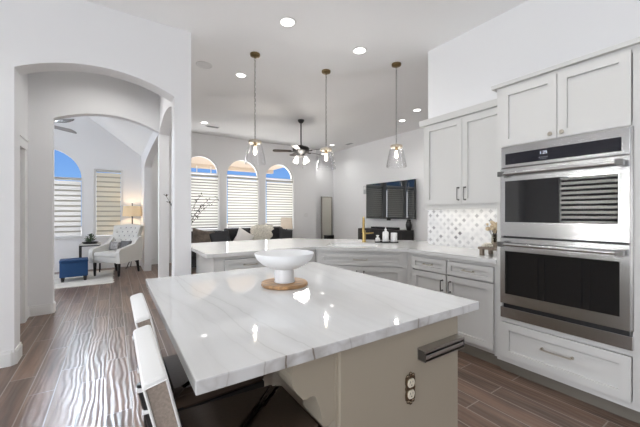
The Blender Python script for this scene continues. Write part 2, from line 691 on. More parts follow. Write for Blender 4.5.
def arc_pts(x0, x1, zs, rise, n=24):
    """arch outline from (x0, zs) over to (x1, zs): segmental / elliptical."""
    cx, h = (x0 + x1) / 2, (x1 - x0) / 2
    if rise >= abs(h) * 0.98:
        return [(cx - h * math.cos(PI * k / n), zs + rise * math.sin(PI * k / n)) for k in range(n + 1)]
    R = (h * h + rise * rise) / (2 * rise)
    a0 = math.asin(abs(h) / R)
    s = 1 if h > 0 else -1
    return [(cx + s * R * math.sin(-a0 + 2 * a0 * k / n), zs + rise - R + R * math.cos(-a0 + 2 * a0 * k / n)) for k in range(n + 1)]


# ------------------------------------------------------------------ room shell
XL, YB = -3.4, -2.6          # left and rear walls
ZK, ZL = 3.31, 3.50          # kitchen and living ceilings
Y1, Y1B = 3.68, 3.88         # arch wall
Y2, Y2B = 5.31, 5.45         # second arch
YW = 9.0                     # window wall
XR0, XR1 = 0.58, 0.72        # wall between hall and living room
XK = 3.26                    # kitchen back wall
XT = 6.6                     # wall with the television

bm = bm_new()
box(bm, XL - 0.15, YB - 0.15, -0.12, XT + 0.75, YW + 1.1, 0.0)
struct('floor', bm, M_FLOOR, label='dark brown wood look plank tile floor')

bm = bm_new()
prism(bm, [(XL - .1, YB - .1), (3.40, YB - .1), (3.40, 2.49), (3.56, 2.72), (2.40, 3.88), (XL - .1, 3.88)], ZK, ZK + 0.19, 'XY')
struct('ceiling_kitchen', bm, M_CEIL, label='flat white kitchen ceiling with an angled edge')
bm = bm_new()
box(bm, XR0, 0.6, ZL, XT + 0.75, YW + 1.1, ZL + 0.15)
struct('ceiling_living', bm, M_CEIL, label='higher white ceiling of the living room')
bm = bm_new()
box(bm, -1.0, Y1B, 3.40, XR0, Y2, 3.5)
struct('ceiling_hall', bm, M_CEIL, label='white ceiling between the two arches')
bm = bm_new()
prism(bm, [(XR0 + .05, 2.70), (-1.37, 4.20), (XL - .1, 4.20), (XL - .1, 4.32), (-1.34, 4.32), (XR0 + .05, 2.86)], Y2B - 0.1, YW + 0.1, 'XZ')
struct('ceiling_sitting', bm, M_CEIL, label='sloped white ceiling of the sitting room')

# first arch wall
a1 = arc_pts(-0.71, 0.55, 2.56, 0.155)
bm = bm_new()
prism(bm, [(XL, 0), (-0.71, 0)] + a1 + [(0.55, 0), (XR1, 0), (XR1, ZL), (XL, ZL)], Y1, Y1B, 'XZ')
struct('wall_arch', bm, M_WALL, label='white wall with a wide arched opening to the hall')
# second arch wall
a2 = arc_pts(-0.66, XR0 - 0.001, 2.54, 0.15)
bm = bm_new()
prism(bm, [(XL, 0), (-0.66, 0)] + a2 + [(XR0, 2.54), (XR0, 4.3), (XL, 4.3)], Y2, Y2B, 'XZ')
struct('wall_second_arch', bm, M_WALL, label='white wall with the second arch beyond the hall')
# wall between hall / sitting room and living room, two side arches
s1 = arc_pts(3.92, 5.335, 2.515, 0.145)
s2 = [(5.46 + 2.59 * math.cos(PI / 2 * (1 - k / 20)), 2.33 + 0.20 * math.sin(PI / 2 * (1 - k / 20))) for k in range(21)]
bm = bm_new()
prism(bm, [(Y1B, 0), (3.92, 0)] + s1 + [(5.335, 0), (5.46, 0)] + s2 + [(8.05, 0), (YW, 0), (YW, ZL), (Y1B, ZL)], XR0, XR1, 'YZ')
struct('wall_hall_right', bm, M_WALL, label='white wall with two side arches into the living room')
# hall left wall with a door
bm = bm_new()
prism(bm, [(Y1B, 0), (4.20, 0), (4.20, 2.06), (5.02, 2.06), (5.02, 0), (Y2, 0), (Y2, 3.4), (Y1B, 3.4)], -1.02, -0.90, 'YZ')
struct('wall_hall_left', bm, M_WALL)
dr = thing('door_1', 'white panelled door in the hall left of the second arch', 'door', (-0.96, 4.61, 0))
dr['kind'] = 'structure'
bm = bm_new()
box(bm, -1.0, 4.21, 0.01, -0.96, 5.01, 2.05)
for z0, z1 in ((0.2, 0.95), (1.1, 1.9)):
    for y0, y1 in ((4.32, 4.56), (4.66, 4.9)):
        box(bm, -0.962, y0, z0, -0.952, y1, z1, 0.004)
obj('door_leaf', bm, M_TRIM, dr, world=True)
bm = bm_new()
for y0, y1 in ((4.10, 4.20), (5.02, 5.12)):
    box(bm, -0.90, y0, 0, -0.875, y1, 2.06, 0.004)
box(bm, -0.90, 4.08, 2.06, -0.87, 5.14, 2.17, 0.004)
box(bm, -0.90, 4.06, 2.17, -0.86, 5.16, 2.20, 0.004)
obj('casing', bm, M_TRIM, dr, world=True)

# window wall
WIN = []      # x0, x1, sill, spring, rise


def win_hole(x0, x1, sill, spring, rise):
    if rise:
        return [(x0, sill)] + [(x0, spring)] + arc_pts(x0, x1, spring, rise)[1:-1] + [(x1, spring), (x1, sill)]
    return [(x0, sill), (x0, spring), (x1, spring), (x1, sill)]


WIN = [(-1.97, -0.57, 0.75, 2.10, 0.70), (-0.385, 0.195, 0.73, 2.34, 0.0),
       (1.50, 2.52, 0.80, 2.42, 0.51), (2.70, 3.72, 0.80, 2.42, 0.51), (3.91, 4.92, 0.80, 2.40, 0.505)]
bm = bm_new()
prism(bm, [(XL, 0), (5.79, 0), (5.79, 4.3), (XL, 4.3)], YW, YW + 0.15, 'XZ', [win_hole(*w) for w in WIN] + [[(-1.7, 3.5), (-1.7, 4.05), (-1.3, 4.05), (-0.65, 3.56), (-0.65, 3.5)]])
struct('wall_windows', bm, M_WALL, label='pale wall holding all the tall windows')
# niche right of the windows, TV wall
bm = bm_new()
prism(bm, [(5.64, YW + .15), (5.79, YW + .15), (5.79, 10.0), (XT + .75, 10.0), (XT + .75, 10.1), (5.64, 10.1)], 0, ZL, 'XY')
struct('wall_niche', bm, M_WALL, label='bright hallway recess beside the window wall')
bm = bm_new()
prism(bm, [(XT, 0.75), (XT + .15, 0.75), (XT + .15, YW - .06), (XT + .75, YW - .06), (XT + .75, YW + .06), (XT, YW + .06)], 0, ZL, 'XY')
struct('wall_television', bm, M_WALL, label='white living room wall carrying the television')
bm = bm_new()
box(bm, XT + 0.65, YW + .06, 0, XT + .75, 10.0, ZL)
struct('wall_niche_right', bm, M_WALL)
bm = bm_new()
box(bm, 3.40, 0.60, 0, XT + .15, 0.75, ZL)
struct('wall_living_rear', bm, M_WALL)
bm = bm_new()
box(bm, XK, YB, 0, 3.40, 2.49, ZK)
struct('wall_kitchen', bm, M_WALL, label='white kitchen wall behind the ovens and upper cabinets')
bm = bm_new()
box(bm, XL, YB - 0.15, 0, 3.40, YB, ZK)
struct('wall_rear', bm, M_WALL)
bm = bm_new()
prism(bm, [(YB - .15, 0), (YW + .15, 0), (YW + .15, 4.3), (YB - .15, 4.3)], XL - 0.15, XL, 'YZ',
      [[(1.90, .75), (1.90, 2.25), (2.98, 2.25), (2.98, .75)], [(-2.3, .45), (-2.3, 2.5), (0.85, 2.5), (0.85, .45)], [(6.2, .6), (6.2, 2.6), (8.2, 2.6), (8.2, .6)]])
struct('wall_left', bm, M_WALL)


# baseboards
def base_run(bm, p, q, th=0.016, h=0.13):
    p, q = Vector((*p, 0)), Vector((*q, 0))
    d = (q - p).normalized()
    n = Vector((d.y, -d.x, 0))
    prism(bm, [(p.x, p.y), (q.x, q.y), (q.x + n.x * th, q.y + n.y * th), (p.x + n.x * th, p.y + n.y * th)], 0.0, h - 0.02, 'XY')
    t2 = th * 0.6
    prism(bm, [(p.x, p.y), (q.x, q.y), (q.x + n.x * t2, q.y + n.y * t2), (p.x + n.x * t2, p.y + n.y * t2)], h - 0.02, h, 'XY')


bm = bm_new()
base_run(bm, (XL, Y1), (-0.73, Y1))
base_run(bm, (-0.71, Y1 + .02), (-0.71, Y1B))
prism(bm, [(-0.73, Y1 - .016), (-0.694, Y1 + .02), (-0.71, Y1 + .02), (-0.73, Y1)], 0, .11, 'XY')
prism(bm, [(-0.73, Y1 - .0096), (-0.7004, Y1 + .02), (-0.71, Y1 + .02), (-0.73, Y1)], .11, .13, 'XY')
base_run(bm, (0.55, Y1), (XR1, Y1))
base_run(bm, (0.55, Y1B), (0.55, Y1))
struct('baseboard_arch', bm, M_TRIM)
bm = bm_new()
base_run(bm, (-0.90, Y2), (-0.68, Y2))
base_run(bm, (-0.66, Y2 + .02), (-0.66, Y2B))
prism(bm, [(-0.68, Y2 - .016), (-0.644, Y2 + .02), (-0.66, Y2 + .02), (-0.68, Y2)], 0, .11, 'XY')
prism(bm, [(-0.68, Y2 - .0096), (-0.6504, Y2 + .02), (-0.66, Y2 + .02), (-0.68, Y2)], .11, .13, 'XY')
base_run(bm, (-0.90, 5.12), (-0.90, Y2 - .016))
base_run(bm, (XR0, 5.335), (XR1, 5.335))
base_run(bm, (XR0, 5.46), (XR0, 5.335))
base_run(bm, (XR0, 8.05), (XR1, 8.05))
base_run(bm, (XR0, YW), (XR0, 8.05))
struct('baseboard_hall', bm, M_TRIM)
bm = bm_new()
base_run(bm, (XL, YW), (XR0, YW))
base_run(bm, (XR1, YW), (5.79, YW))
base_run(bm, (5.79, 10.0), (XT + .65, 10.0))
struct('baseboard_windows', bm, M_TRIM)
bm = bm_new()
base_run(bm, (XT, YW + .06), (XT, 0.75))
struct('baseboard_television', bm, M_TRIM)

# exterior
bm = bm_new()
box(bm, -16, YW + 1.3, -0.3, 20, 45, -0.14)
o = struct('exterior_ground', bm, M_GROUND)
bm = bm_new()
box(bm, 0.9, YW + 0.16, 3.12, 5.6, 12.2, 3.35)
box(bm, 0.9, 12.0, 2.98, 5.6, 12.2, 3.12)
o = struct('patio_roof', bm, M_STUCCO)

# windows ---------------------------------------------------------------
for i, (x0, x1, sl, sp, rs) in enumerate(WIN):
    t = bpy.data.objects.new('window_%d' % (i + 1), None)
    C.objects.link(t)
    t.location = ((x0 + x1) / 2, YW, sl)
    t['kind'] = 'structure'
    fw_ = 0.045
    outer = win_hole(x0, x1, sl, sp, rs)
    inner = win_hole(x0 + fw_, x1 - fw_, sl + fw_, sp - (0 if rs else fw_), rs - fw_ if rs else 0)
    bm = bm_new()
    prism(bm, outer, YW + 0.03, YW + 0.11, 'XZ', [inner])
    if rs:
        box(bm, x0 + fw_, YW + .04, sp - .02, x1 - fw_, YW + .10, sp + .02)
        if i == 2:
            for xx in (x0 + .42, x0 + .80):
                box(bm, xx - .010, YW + .05, sp + .02, xx + .010, YW + .09, sp + rs * .40)
    obj('window_frame', bm, M_TRIM, t, world=True)
    bm = bm_new()
    prism(bm, inner, YW + 0.066, YW + 0.074, 'XZ')
    obj('window_pane', bm, M_PANE, t, world=True)
    bm = bm_new()
    box(bm, x0 - .04, YW - .03, sl - .03, x1 + .04, YW + .03, sl, .004)
    if rs == 0 or i == 0:
        tw = 0.05
    obj('window_sill', bm, M_TRIM, t, world=True)
for i, (y0, y1, z0, z1) in enumerate(((1.90, 2.98, .75, 2.25), (-2.3, .85, .45, 2.5), (6.2, 8.2, .6, 2.6))):  # first is mirrored in the oven; the others are added for daylight fill
    t = bpy.data.objects.new('window_%d' % (i + 6), None)
    C.objects.link(t)
    t.location = (XL, (y0 + y1) / 2, z0)
    t['kind'] = 'structure'
    bm = bm_new()
    prism(bm, [(y0, z0), (y0, z1), (y1, z1), (y1, z0)], XL - .11, XL - .03, 'YZ', [[(y0 + .05, z0 + .05), (y0 + .05, z1 - .05), (y1 - .05, z1 - .05), (y1 - .05, z0 + .05)]])
    obj('window_frame', bm, M_TRIM, t, world=True)
    bm = bm_new()
    box(bm, XL - .075, y0 + .05, z0 + .05, XL - .068, y1 - .05, z1 - .05)
    obj('window_pane', bm, M_PANE, t, world=True)

t = bpy.data.objects.new('window_9', None)  # unseen gable window, added to put a sheen on the floor
C.objects.link(t)
t.location = (-1.2, YW, 3.5)
t['kind'] = 'structure'
bm = bm_new()
hi_o = [(-1.7, 3.5), (-1.7, 4.05), (-1.3, 4.05), (-0.65, 3.56), (-0.65, 3.5)]
hi_i = [(-1.665, 3.535), (-1.665, 4.015), (-1.312, 4.015), (-0.72, 3.568), (-0.72, 3.535)]
prism(bm, hi_o, YW + .03, YW + .11, 'XZ', [hi_i])
obj('window_frame', bm, M_TRIM, t, world=True)
bm = bm_new()
prism(bm, hi_i, YW + .066, YW + .074, 'XZ')
obj('window_pane', bm, M_PANE, t, world=True)

# blinds ------------------------------------------------------------------
def blind(x0, x1, zb, zt, m, label, axis='Y', at=YW, group=None, head=0.07, pitch=0.078, cat='blind', band=0.70, sheer=None):
    sheer = sheer or M_SHEER
    cx = (x0 + x1) / 2
    loc = (cx, at, zb) if axis == 'Y' else (at, cx, zb)
    t = thing('window_blind', label, cat, loc, 0.0 if axis == 'Y' else PI / 2, group)
    w = (x1 - x0) / 2 - 0.006
    H = zt - zb
    # local: x across, y+ towards outside
    bm = bm_new()
    box(bm, -w, -0.045, H - head, w, 0.02, H, 0.012)
    obj('headrail', bm, M_BLINDHEAD, t)
    bm = bm_new()
    n = int((H - head) / pitch)
    for k in range(n):
        zc = H - head - (k + .5) * pitch
        box(bm, -w + .004, -0.012, zc - pitch * band / 2, w - .004, -0.006, zc + pitch * band / 2, 0.0015)
    obj('slats', bm, m, t)
    bm = bm_new()
    for k in range(n):
        zc = H - head - (k + 1) * pitch
        hh = pitch * (1 - band) / 2 + .003
        if zc - hh > 0.03:
            box(bm, -w + .006, -0.004, zc - hh, w - .006, -0.0025, zc + hh)
    obj('sheer_layer', bm, sheer, t, label='greyish sheer layer seen between the white bands')
    bm = bm_new()
    box(bm, -w, -0.022, 0.0, w, 0.006, 0.03, 0.006)
    obj('bottom_rail', bm, M_TRIM, t)
    return t


M_BLINDHEAD = mat('blind_headrail', (0.50, 0.49, 0.46), 0.6)
g = 'white slatted blinds in the arched living room windows'
blind(1.54, 2.48, 0.84, 2.38, M_BLIND, 'white blind in the arched window nearest the arch wall, behind dark twigs', group=g)
blind(2.74, 3.68, 0.84, 2.38, M_BLIND, 'white blind in the middle arched window behind the first pendant', group=g)
blind(3.95, 4.88, 0.84, 2.36, M_BLIND, 'white blind in the third arched window behind the cream table lamp', group=g)
blind(-1.93, -0.61, 0.77, 2.10, M_BLIND, 'white blind under blue sky in the arched sitting room window', head=0.05, pitch=0.116, band=0.72, sheer=M_SHEER2)
blind(-0.345, 0.155, 0.75, 2.33, M_BLIND2, 'ivory blind in the narrow square topped window behind armchair', head=0.05, pitch=0.116, band=0.72, sheer=M_SHEER2)
blind(1.94, 2.94, 0.79, 2.22, M_BLIND, 'white blind in the left kitchen window mirrored in the upper oven', 'X', XL, pitch=0.11, band=0.6, sheer=mat('dark_sheer', (0.10, 0.10, 0.10), .9))


# ------------------------------------------------------------------ cabinets
def shaker(bm, x0, x1, z0, z1, y=0.0, th=0.02, fr=0.055, rec=0.015):
    """shaker front whose back lies at y, face at y - th (local)."""
    box(bm, x0, y - th, z0, x0 + fr, y, z1)
    box(bm, x1 - fr, y - th, z0, x1, y, z1)
    box(bm, x0 + fr, y - th, z1 - fr, x1 - fr, y, z1)
    box(bm, x0 + fr, y - th, z0, x1 - fr, y, z0 + fr)
    box(bm, x0 + fr + .002, y - th + rec, z0 + fr, x1 - fr - .002, y - .0015, z1 - fr - (.013 if z1 < 1 else .006))  # top slot widened to stand in for the shadow line under the rail
    box(bm, x0 + fr, y - .0012, z0 + fr, x1 - fr, y, z1 - fr)


def pull(parent, x, y, z, L=0.105, vert=False, m=None, r=0.0048, out=0.028):
    """arched bar pull with two posts and feet; y is the face it stands on."""
    bm = bm_new()
    pts = []
    for k in range(9):
        s = -1 + 2 * k / 8
        off = out + 0.006 * (1 - s * s)
        pts.append((s * L / 2, -off))
    P = (lambda a, b: (x, y + b, z + a)) if vert else (lambda a, b: (x + a, y + b, z))
    tube(bm, [P(a, b) for a, b in pts], r, 8)
    for s in (-1, 1):
        a = s * (L / 2 - 0.004)
        tube(bm, [P(a, -out), P(a, -0.004)], r * .95, 8)
        tube(bm, [P(a, -0.005), P(a, 0.0)], r * 1.9, 10)
    return obj('handle', bm, m or M_GUN, parent, True)


def knob(parent, x, y, z):
    bm = bm_new()
    M = Matrix.Translation((x, y, z)) @ Matrix.Rotation(PI / 2, 4, 'X')
    lathe(bm, [(0, 0), (0.008, 0), (0.006, .006), (.005, .014), (.012, .018), (.015, .023), (.012, .029), (0, .031)], seg=16, M=M)
    return obj('knob', bm, M_NICKEL, parent, True)


R90 = -PI / 2
ZC0, ZC1 = 0.885, 0.920      # worktop

# tall oven cabinet: local x runs right (-Y), local y into the wall (+X)
tc = thing('oven_cabinet', 'tall grey cabinet housing the double oven, two doors above, drawer below', 'cabinet', (2.65, 1.345, 0), R90)
WT = 0.92
bm = bm_new()
D = 0.605
box(bm, 0, 0, 0.10, 0.042, D, 2.325)
box(bm, 0.809, 0, 0.10, WT, D, 2.325)
box(bm, 0.042, D - .02, 0.10, 0.809, D, 2.325)
box(bm, 0.042, 0, 0.10, 0.809, D - .02, 0.148)
box(bm, 0.042, 0, 0.425, 0.809, D - .02, 0.462)
box(bm, 0.042, 0, 1.832, 0.809, D - .02, 1.862)
box(bm, 0.042, 0, 2.285, 0.809, D - .02, 2.325)
obj('carcass', bm, M_CAB, tc)
bm = bm_new()
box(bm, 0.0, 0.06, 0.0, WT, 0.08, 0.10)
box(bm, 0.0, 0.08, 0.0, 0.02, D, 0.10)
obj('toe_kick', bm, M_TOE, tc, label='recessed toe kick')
bm = bm_new()
prism(bm, [(-.034, 2.325), (-.040, 2.352), (D, 2.352), (D, 2.325)], -0.03, WT, 'YZ')
obj('crown', bm, M_CAB, tc)
for x0, x1, kx in ((0.040, 0.422, 0.388), (0.427, 0.805, 0.458)):
    bm = bm_new()
    shaker(bm, x0, x1, 1.840, 2.300)
    d = obj('door', bm, M_CAB, tc)
    knob(d, kx, -0.02, 1.872)
bm = bm_new()
shaker(bm, 0.045, 0.805, 0.145, 0.422, fr=0.055)
d = obj('drawer', bm, M_CAB, tc)
pull(d, 0.423, -0.02, 0.305, 0.19, m=M_NICKEL, r=0.0055)

# double oven
ov = thing('double_oven', 'stainless steel double wall oven with black glass windows and bar handles', 'oven', (2.65, 1.345, 0.46), R90)
X0, X1 = 0.046, 0.805
bm = bm_new()
box(bm, X0 + .004, 0.012, 0.464, X1 - .004, 0.56, 1.828)
box(bm, X0 - .008, -0.012, 0.580, X0 + .012, 0.0, 1.834)
box(bm, X1 - .012, -0.012, 0.580, X1 + .010, 0.0, 1.834)
obj('housing', bm, M_STEELD, ov, world=False)
for ch in ov.children:
    ch.location.z = -0.46


def oven_part(name, bm, m, parent=None, **k):
    o = obj(name, bm, m, parent or ov, **k)
    if parent is None:
        o.location.z = -0.46
    return o


bm = bm_new()
box(bm, X0, -0.030, 1.664, X1, 0.010, 1.832, 0.004)
cp = oven_part('control_panel', bm, M_STEEL)
bm = bm_new()
box(bm, X0 + .034, -0.0325, 1.688, X1 - .040, -0.0295, 1.775, 0.001)
cg = obj('panel_glass', bm, mat('control_glass', (0.014, 0.014, 0.020), 0.12), cp)
# clock digits on the display
tcv = bpy.data.curves.new('clock_text', 'FONT')
tcv.body = '1:25'
tcv.size = 0.030
tcv.extrude = 0.0003
tcv.align_x = 'CENTER'
tob = bpy.data.objects.new('clock_text', tcv)
C.objects.link(tob)
dg = bpy.context.evaluated_depsgraph_get()
tme = bpy.data.meshes.new_from_object(tob.evaluated_get(dg))
bpy.data.objects.remove(tob)
bmx = bm_new()
bmx.from_mesh(tme)
bmesh.ops.transform(bmx, matrix=Matrix.Translation((0.345, -0.0329, 1.738)) @ Matrix.Rotation(PI / 2, 4, 'X'), verts=bmx.verts[:])
obj('clock_display', bmx, M_DISPLAY, cp)
bm = bm_new()
for k in range(4):
    box(bm, 0.315 + k * .016, -0.0331, 1.712, 0.325 + k * .016, -0.0326, 1.716)
for k in range(3):
    box(bm, 0.323 + k * .016, -0.0331, 1.700, 0.331 + k * .016, -0.0326, 1.7035)
obj('touch_icons', bm, mat('dim_icons', (0.3, 0.32, 0.38), 0.5), cp)


def oven_door(z0, z1, w0, w1, hz):
    bm = bm_new()
    prism(bm, [(X0, z0), (X0, z1), (X1, z1), (X1, z0)], -0.042, 0.008, 'XZ',
          [[(X0 + .036, w0), (X0 + .036, w1), (X1 - .046, w1), (X1 - .046, w0)]])
    d = oven_part('oven_door', bm, M_STEEL)
    bm = bm_new()
    box(bm, X0 + .030, -0.040, w0 - .006, X1 - .040, -0.010, w1 + .006)
    obj('door_glass', bm, M_BLACKGLASS, d)
    bm = bm_new()
    tube(bm, [(X0 + .018, -0.094, hz), (X1 - .022, -0.094, hz)], 0.0125, 14)
    obj('door_handle', bm, M_STEEL, d, True)
    for xx in (X0 + .030, X1 - .034):
        bm = bm_new()
        box(bm, xx - .020, -0.112, hz - .020, xx + .020, -0.078, hz + .020, .004)
        box(bm, xx - .011, -0.082, hz - .012, xx + .011, -0.0415, hz + .012, .002)
        obj('handle_bracket', bm, M_GUN, d, label='dark end bracket of the bar handle')
    return d


oven_door(1.122, 1.654, 1.232, 1.556, 1.610)
oven_door(0.584, 1.106, 0.662, 1.002, 1.058)
bm = bm_new()
box(bm, X0 + .01, -0.010, 0.548, X1 - .01, 0.010, 0.578)
oven_part('vent_gap', bm, M_BLACK, label='black vent slot under the lower door')
bm = bm_new()
box(bm, X0 - .008, -0.024, 0.464, X1 + .01, 0.010, 0.548, 0.002)
oven_part('lower_trim', bm, M_STEEL)
bm = bm_new()
box(bm, X0 + .004, -0.012, 1.106, X1 - .004, 0.008, 1.122)
oven_part('divider', bm, M_BLACK)

cx, cy, ca, cb = 2.42, 2.94, 0.30, 0.19     # sink centre and half sizes along / across the diagonal
u = Vector((.7071, -.7071))
v = Vector((.7071, .7071))


def sk(a, b):
    p = Vector((cx, cy)) + u * a + v * b
    return (p.x, p.y)


def rrect(ca, cb, r=0.04, n=5):
    pts = []
    for sx, sy, a0 in ((1, 1, 0), (-1, 1, 90), (-1, -1, 180), (1, -1, 270)):
        for k in range(n + 1):
            a = math.radians(a0 + 90 * k / n)
            pts.append(sk(sx * (ca - r) + r * math.cos(a), sy * (cb - r) + r * math.sin(a)))
    return pts



# right run of base cabinets (local x toward -Y)
G_BASE = 'grey shaker base cabinets under the pale worktop'


def base_cab(name, label, loc, rz, w, drawer, doors, pulls, carc=None, depth=0.575, toe=True, drawer_pull=0.10):
    t = thing(name, label, 'cabinet', loc, rz, G_BASE)
    bm = bm_new()
    if carc is None:
        box(bm, 0, 0.022, 0.105, w, depth, ZC0)
        box(bm, 0, 0, 0.105, drawer[0] - .003, 0.022, ZC0)
        box(bm, drawer[1] + .003, 0, 0.105, w, 0.022, ZC0)
        box(bm, drawer[0] - .003, 0, 0.850, drawer[1] + .003, 0.022, ZC0)
    else:
        prism(bm, carc, 0.105, ZC0, 'XY', [rrect(ca + .02, cb + .02)])
    obj('carcass', bm, M_CAB, t, world=carc is not None)
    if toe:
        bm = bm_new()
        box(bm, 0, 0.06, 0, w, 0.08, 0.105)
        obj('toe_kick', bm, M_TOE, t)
    x0, x1 = drawer
    bm = bm_new()
    shaker(bm, x0, x1, 0.720, 0.846, fr=0.040)
    d = obj('drawer', bm, M_CAB, t)
    pull(d, (x0 + x1) / 2, -0.02, 0.785, drawer_pull, m=M_NICKEL)
    for (x0, x1), px in zip(doors, pulls):
        bm = bm_new()
        shaker(bm, x0, x1, 0.150, 0.708)
        d = obj('door', bm, M_CAB, t)
        pull(d, px, -0.02, 0.605, 0.105, True)
    return t


base_cab('base_cabinet', 'grey base cabinet right of the angled corner, narrower of the two by the oven', (2.675, 2.262, 0), R90, 0.440,
         (0.030, 0.432), [(0.030, 0.432)], [0.398])
base_cab('base_cabinet', 'grey base cabinet directly beside the tall oven cabinet, door handle at left', (2.675, 1.822, 0), R90, 0.474,
         (0.008, 0.440), [(0.008, 0.440)], [0.042])
# sink base on the diagonal
base_cab('sink_cabinet', 'angled grey sink base cabinet with wide false drawer below the faucet', (1.965, 3.025, 0), -PI / 4, 1.0,
         (0.035, 0.955), [(0.035, 0.492), (0.498, 0.955)], [0.455, 0.535],
         carc=[(1.965, 3.025), (2.672, 2.318), (2.675, 2.264), (3.20, 2.264), (3.20, 2.55), (2.95, 3.05), (2.35, 3.65), (1.965, 3.65)], drawer_pull=0.15)
# peninsula base, facing the island
base_cab('peninsula_cabinet', 'grey peninsula base cabinet facing the island beside the arch wall pier', (0.80, 3.055, 0), 0.0, 1.155,
         (0.10, 0.62), [(0.10, 0.355), (0.361, 0.62)], [0.32, 0.40], depth=0.75, drawer_pull=0.14)

# worktop
bm = bm_new()
prism(bm, [(0.724, 3.00), (1.92, 3.00), (2.64, 2.28), (2.64, 1.348), (3.258, 1.348), (3.258, 2.492), (3.58, 2.50), (3.60, 2.90), (2.25, 4.25), (0.724, 4.25)],
      ZC0, ZC1, 'XY', [rrect(ca, cb)])
wt = tag(obj('worktop', bm, M_QUARTZ2), 'pale quartz worktop running along peninsula and angled sink corner', 'countertop')
# sink
bm = bm_new()
o_ = rrect(ca - .003, cb - .003)
i_ = rrect(ca - .015, cb - .015)
prism(bm, o_, 0.70, ZC1 - .012, 'XY', [i_])
prism(bm, o_, 0.69, 0.70, 'XY')
sk_ = tag(obj('sink', bm, M_PORC), 'white undermount sink set in the angled worktop', 'sink')

# faucet
fa = thing('faucet', 'brushed gold pull down kitchen faucet standing behind the sink', 'faucet', (2.785, 3.145, ZC1), -PI / 4)
bm = bm_new()
lathe(bm, [(0, 0), (.030, 0), (.030, .008), (.024, .014), (.024, .10), (.021, .11), (.021, .155), (.0, .155)], seg=20)
obj('body', bm, M_GOLD, fa, True)
bm = bm_new()
pts = [(0, 0, .15), (0, 0, .27)] + [(0, -0.075 + 0.075 * math.cos(a), .27 + 0.06 * math.sin(a)) for a in [PI * k / 10 for k in range(1, 10)]] + [(0, -.15, .27), (0, -.15, .20)]
tube(bm, pts, 0.0115, 12)
obj('spout', bm, M_GOLD, fa, True)
bm = bm_new()
tube(bm, [(0, -.15, .205), (0, -.15, .13)], [0.014, 0.018], 14)
obj('spray_head', bm, M_GOLD, fa, True)
bm = bm_new()
tube(bm, [(0.02, 0, .115), (.055, 0, .118), (.125, -.01, .125)], [0.012, .009, .007], 10)
obj('lever', bm, M_GOLD, fa, True)

# soap set on tray
tr = thing('soap_tray', 'small dark tray holding white soap bottles behind the sink', 'tray', (2.985, 2.93, ZC1), -PI / 4)
bm = bm_new()
box(bm, -0.15, -0.055, 0.0, 0.15, 0.055, 0.006, .002)
for a in ((-.15, -.055, .15, -.049), (-.15, .049, .15, .055), (-.15, -.049, -.144, .049), (.144, -.049, .15, .049)):
    box(bm, a[0], a[1], .006, a[2], a[3], .016)
obj('tray_base', bm, M_BLACKWOOD, tr)


def along(a, b=0.0, z=0.0, base=(2.985, 2.93)):
    return (base[0] + u.x * a + v.x * b, base[1] + u.y * a + v.y * b, z)


zt = ZC1 + 0.006
s_ = thing('scrub_jar', 'small white lidded jar at the left end of the soap tray', 'jar', along(-0.115, 0, zt))
bm = bm_new()
lathe(bm, [(0, 0), (.026, 0), (.029, .01), (.029, .045), (.024, .055), (0, .055)], seg=20)
obj('jar_body', bm, M_CERAM, s_, True)
bm = bm_new()
lathe(bm, [(0, .055), (.012, .055), (.012, .075), (.020, .078), (.020, .088), (0, .09)], seg=16)
obj('jar_lid', bm, M_CERAM, s_, True)
s_ = thing('soap_dispenser', 'tall white pump soap dispenser in the middle of the tray', 'soap dispenser', along(-0.012, 0, zt))
bm = bm_new()
lathe(bm, [(0, 0), (.038, 0), (.040, .006), (.040, .12), (.034, .135), (.014, .142), (.014, .155), (0, .155)], seg=24)
obj('bottle', bm, M_CERAM, s_, True)
bm = bm_new()
lathe(bm, [(0, .155), (.016, .155), (.016, .17), (.006, .172), (.006, .19), (0, .19)], seg=14)
tube(bm, [(0, 0, .19), (-.02, -.02, .192), (-.035, -.035, .182)], .006, 8)
obj('pump', bm, M_CERAM, s_, True)
s_ = thing('canister', 'plain white cylindrical canister at the right end of the tray', 'canister', along(0.095, 0, zt))
bm = bm_new()
lathe(bm, [(0, 0), (.040, 0), (.042, .004), (.042, .118), (0.040, .122), (.036, .122), (.036, .02), (0, .02)], seg=24)
obj('canister_body', bm, M_CERAM, s_, True)

# backsplash
bm = bm_new()
box(bm, XK - 0.010, 1.302, ZC1, XK, 2.488, 1.50)
bs = struct('trim_1', bm, M_TILE, label='white marble mosaic backsplash with small grey diamonds')

# upper cabinet
uc = thing('upper_cabinet', 'two door grey wall cabinet above the mosaic backsplash', 'cabinet', (2.935, 2.300, 1.375), R90)
bm = bm_new()
UD = XK - 2.935
box(bm, 0, 0, 0.01, 0.953, UD, 0.925)
obj('carcass', bm, M_CAB, uc)
bm = bm_new()
box(bm, 0, -0.004, -0.028, 0.953, 0.016, 0.012)
box(bm, 0, 0.016, -0.028, 0.016, UD - .012, 0.010)
obj('light_rail', bm, M_CAB, uc)
bm = bm_new()
prism(bm, [(-.034, .905), (-.046, .965), (UD, .965), (UD, .905)], -0.035, 0.918, 'YZ')
obj('crown', bm, M_CAB, uc)
for x0, x1, px in ((0.030, 0.474, 0.440), (0.478, 0.940, 0.512)):
    bm = bm_new()
    shaker(bm, x0, x1, 0.022, 0.885, fr=0.055)
    d = obj('door', bm, M_CAB, uc)
    pull(d, px, -0.02, 0.125, 0.13, True)
us = thing('under_cabinet_light', 'thin lit strip fixed under the upper cabinet above the mosaic', 'light', (3.10, 1.85, 1.375), 0)
bm = bm_new()
box(bm, -0.02, -0.33, -0.006, 0.02, 0.40, 0.009)
obj('light_bar', bm, M_TRIM, us)
bm = bm_new()
box(bm, -0.014, -0.32, -0.008, 0.014, 0.39, -0.006)
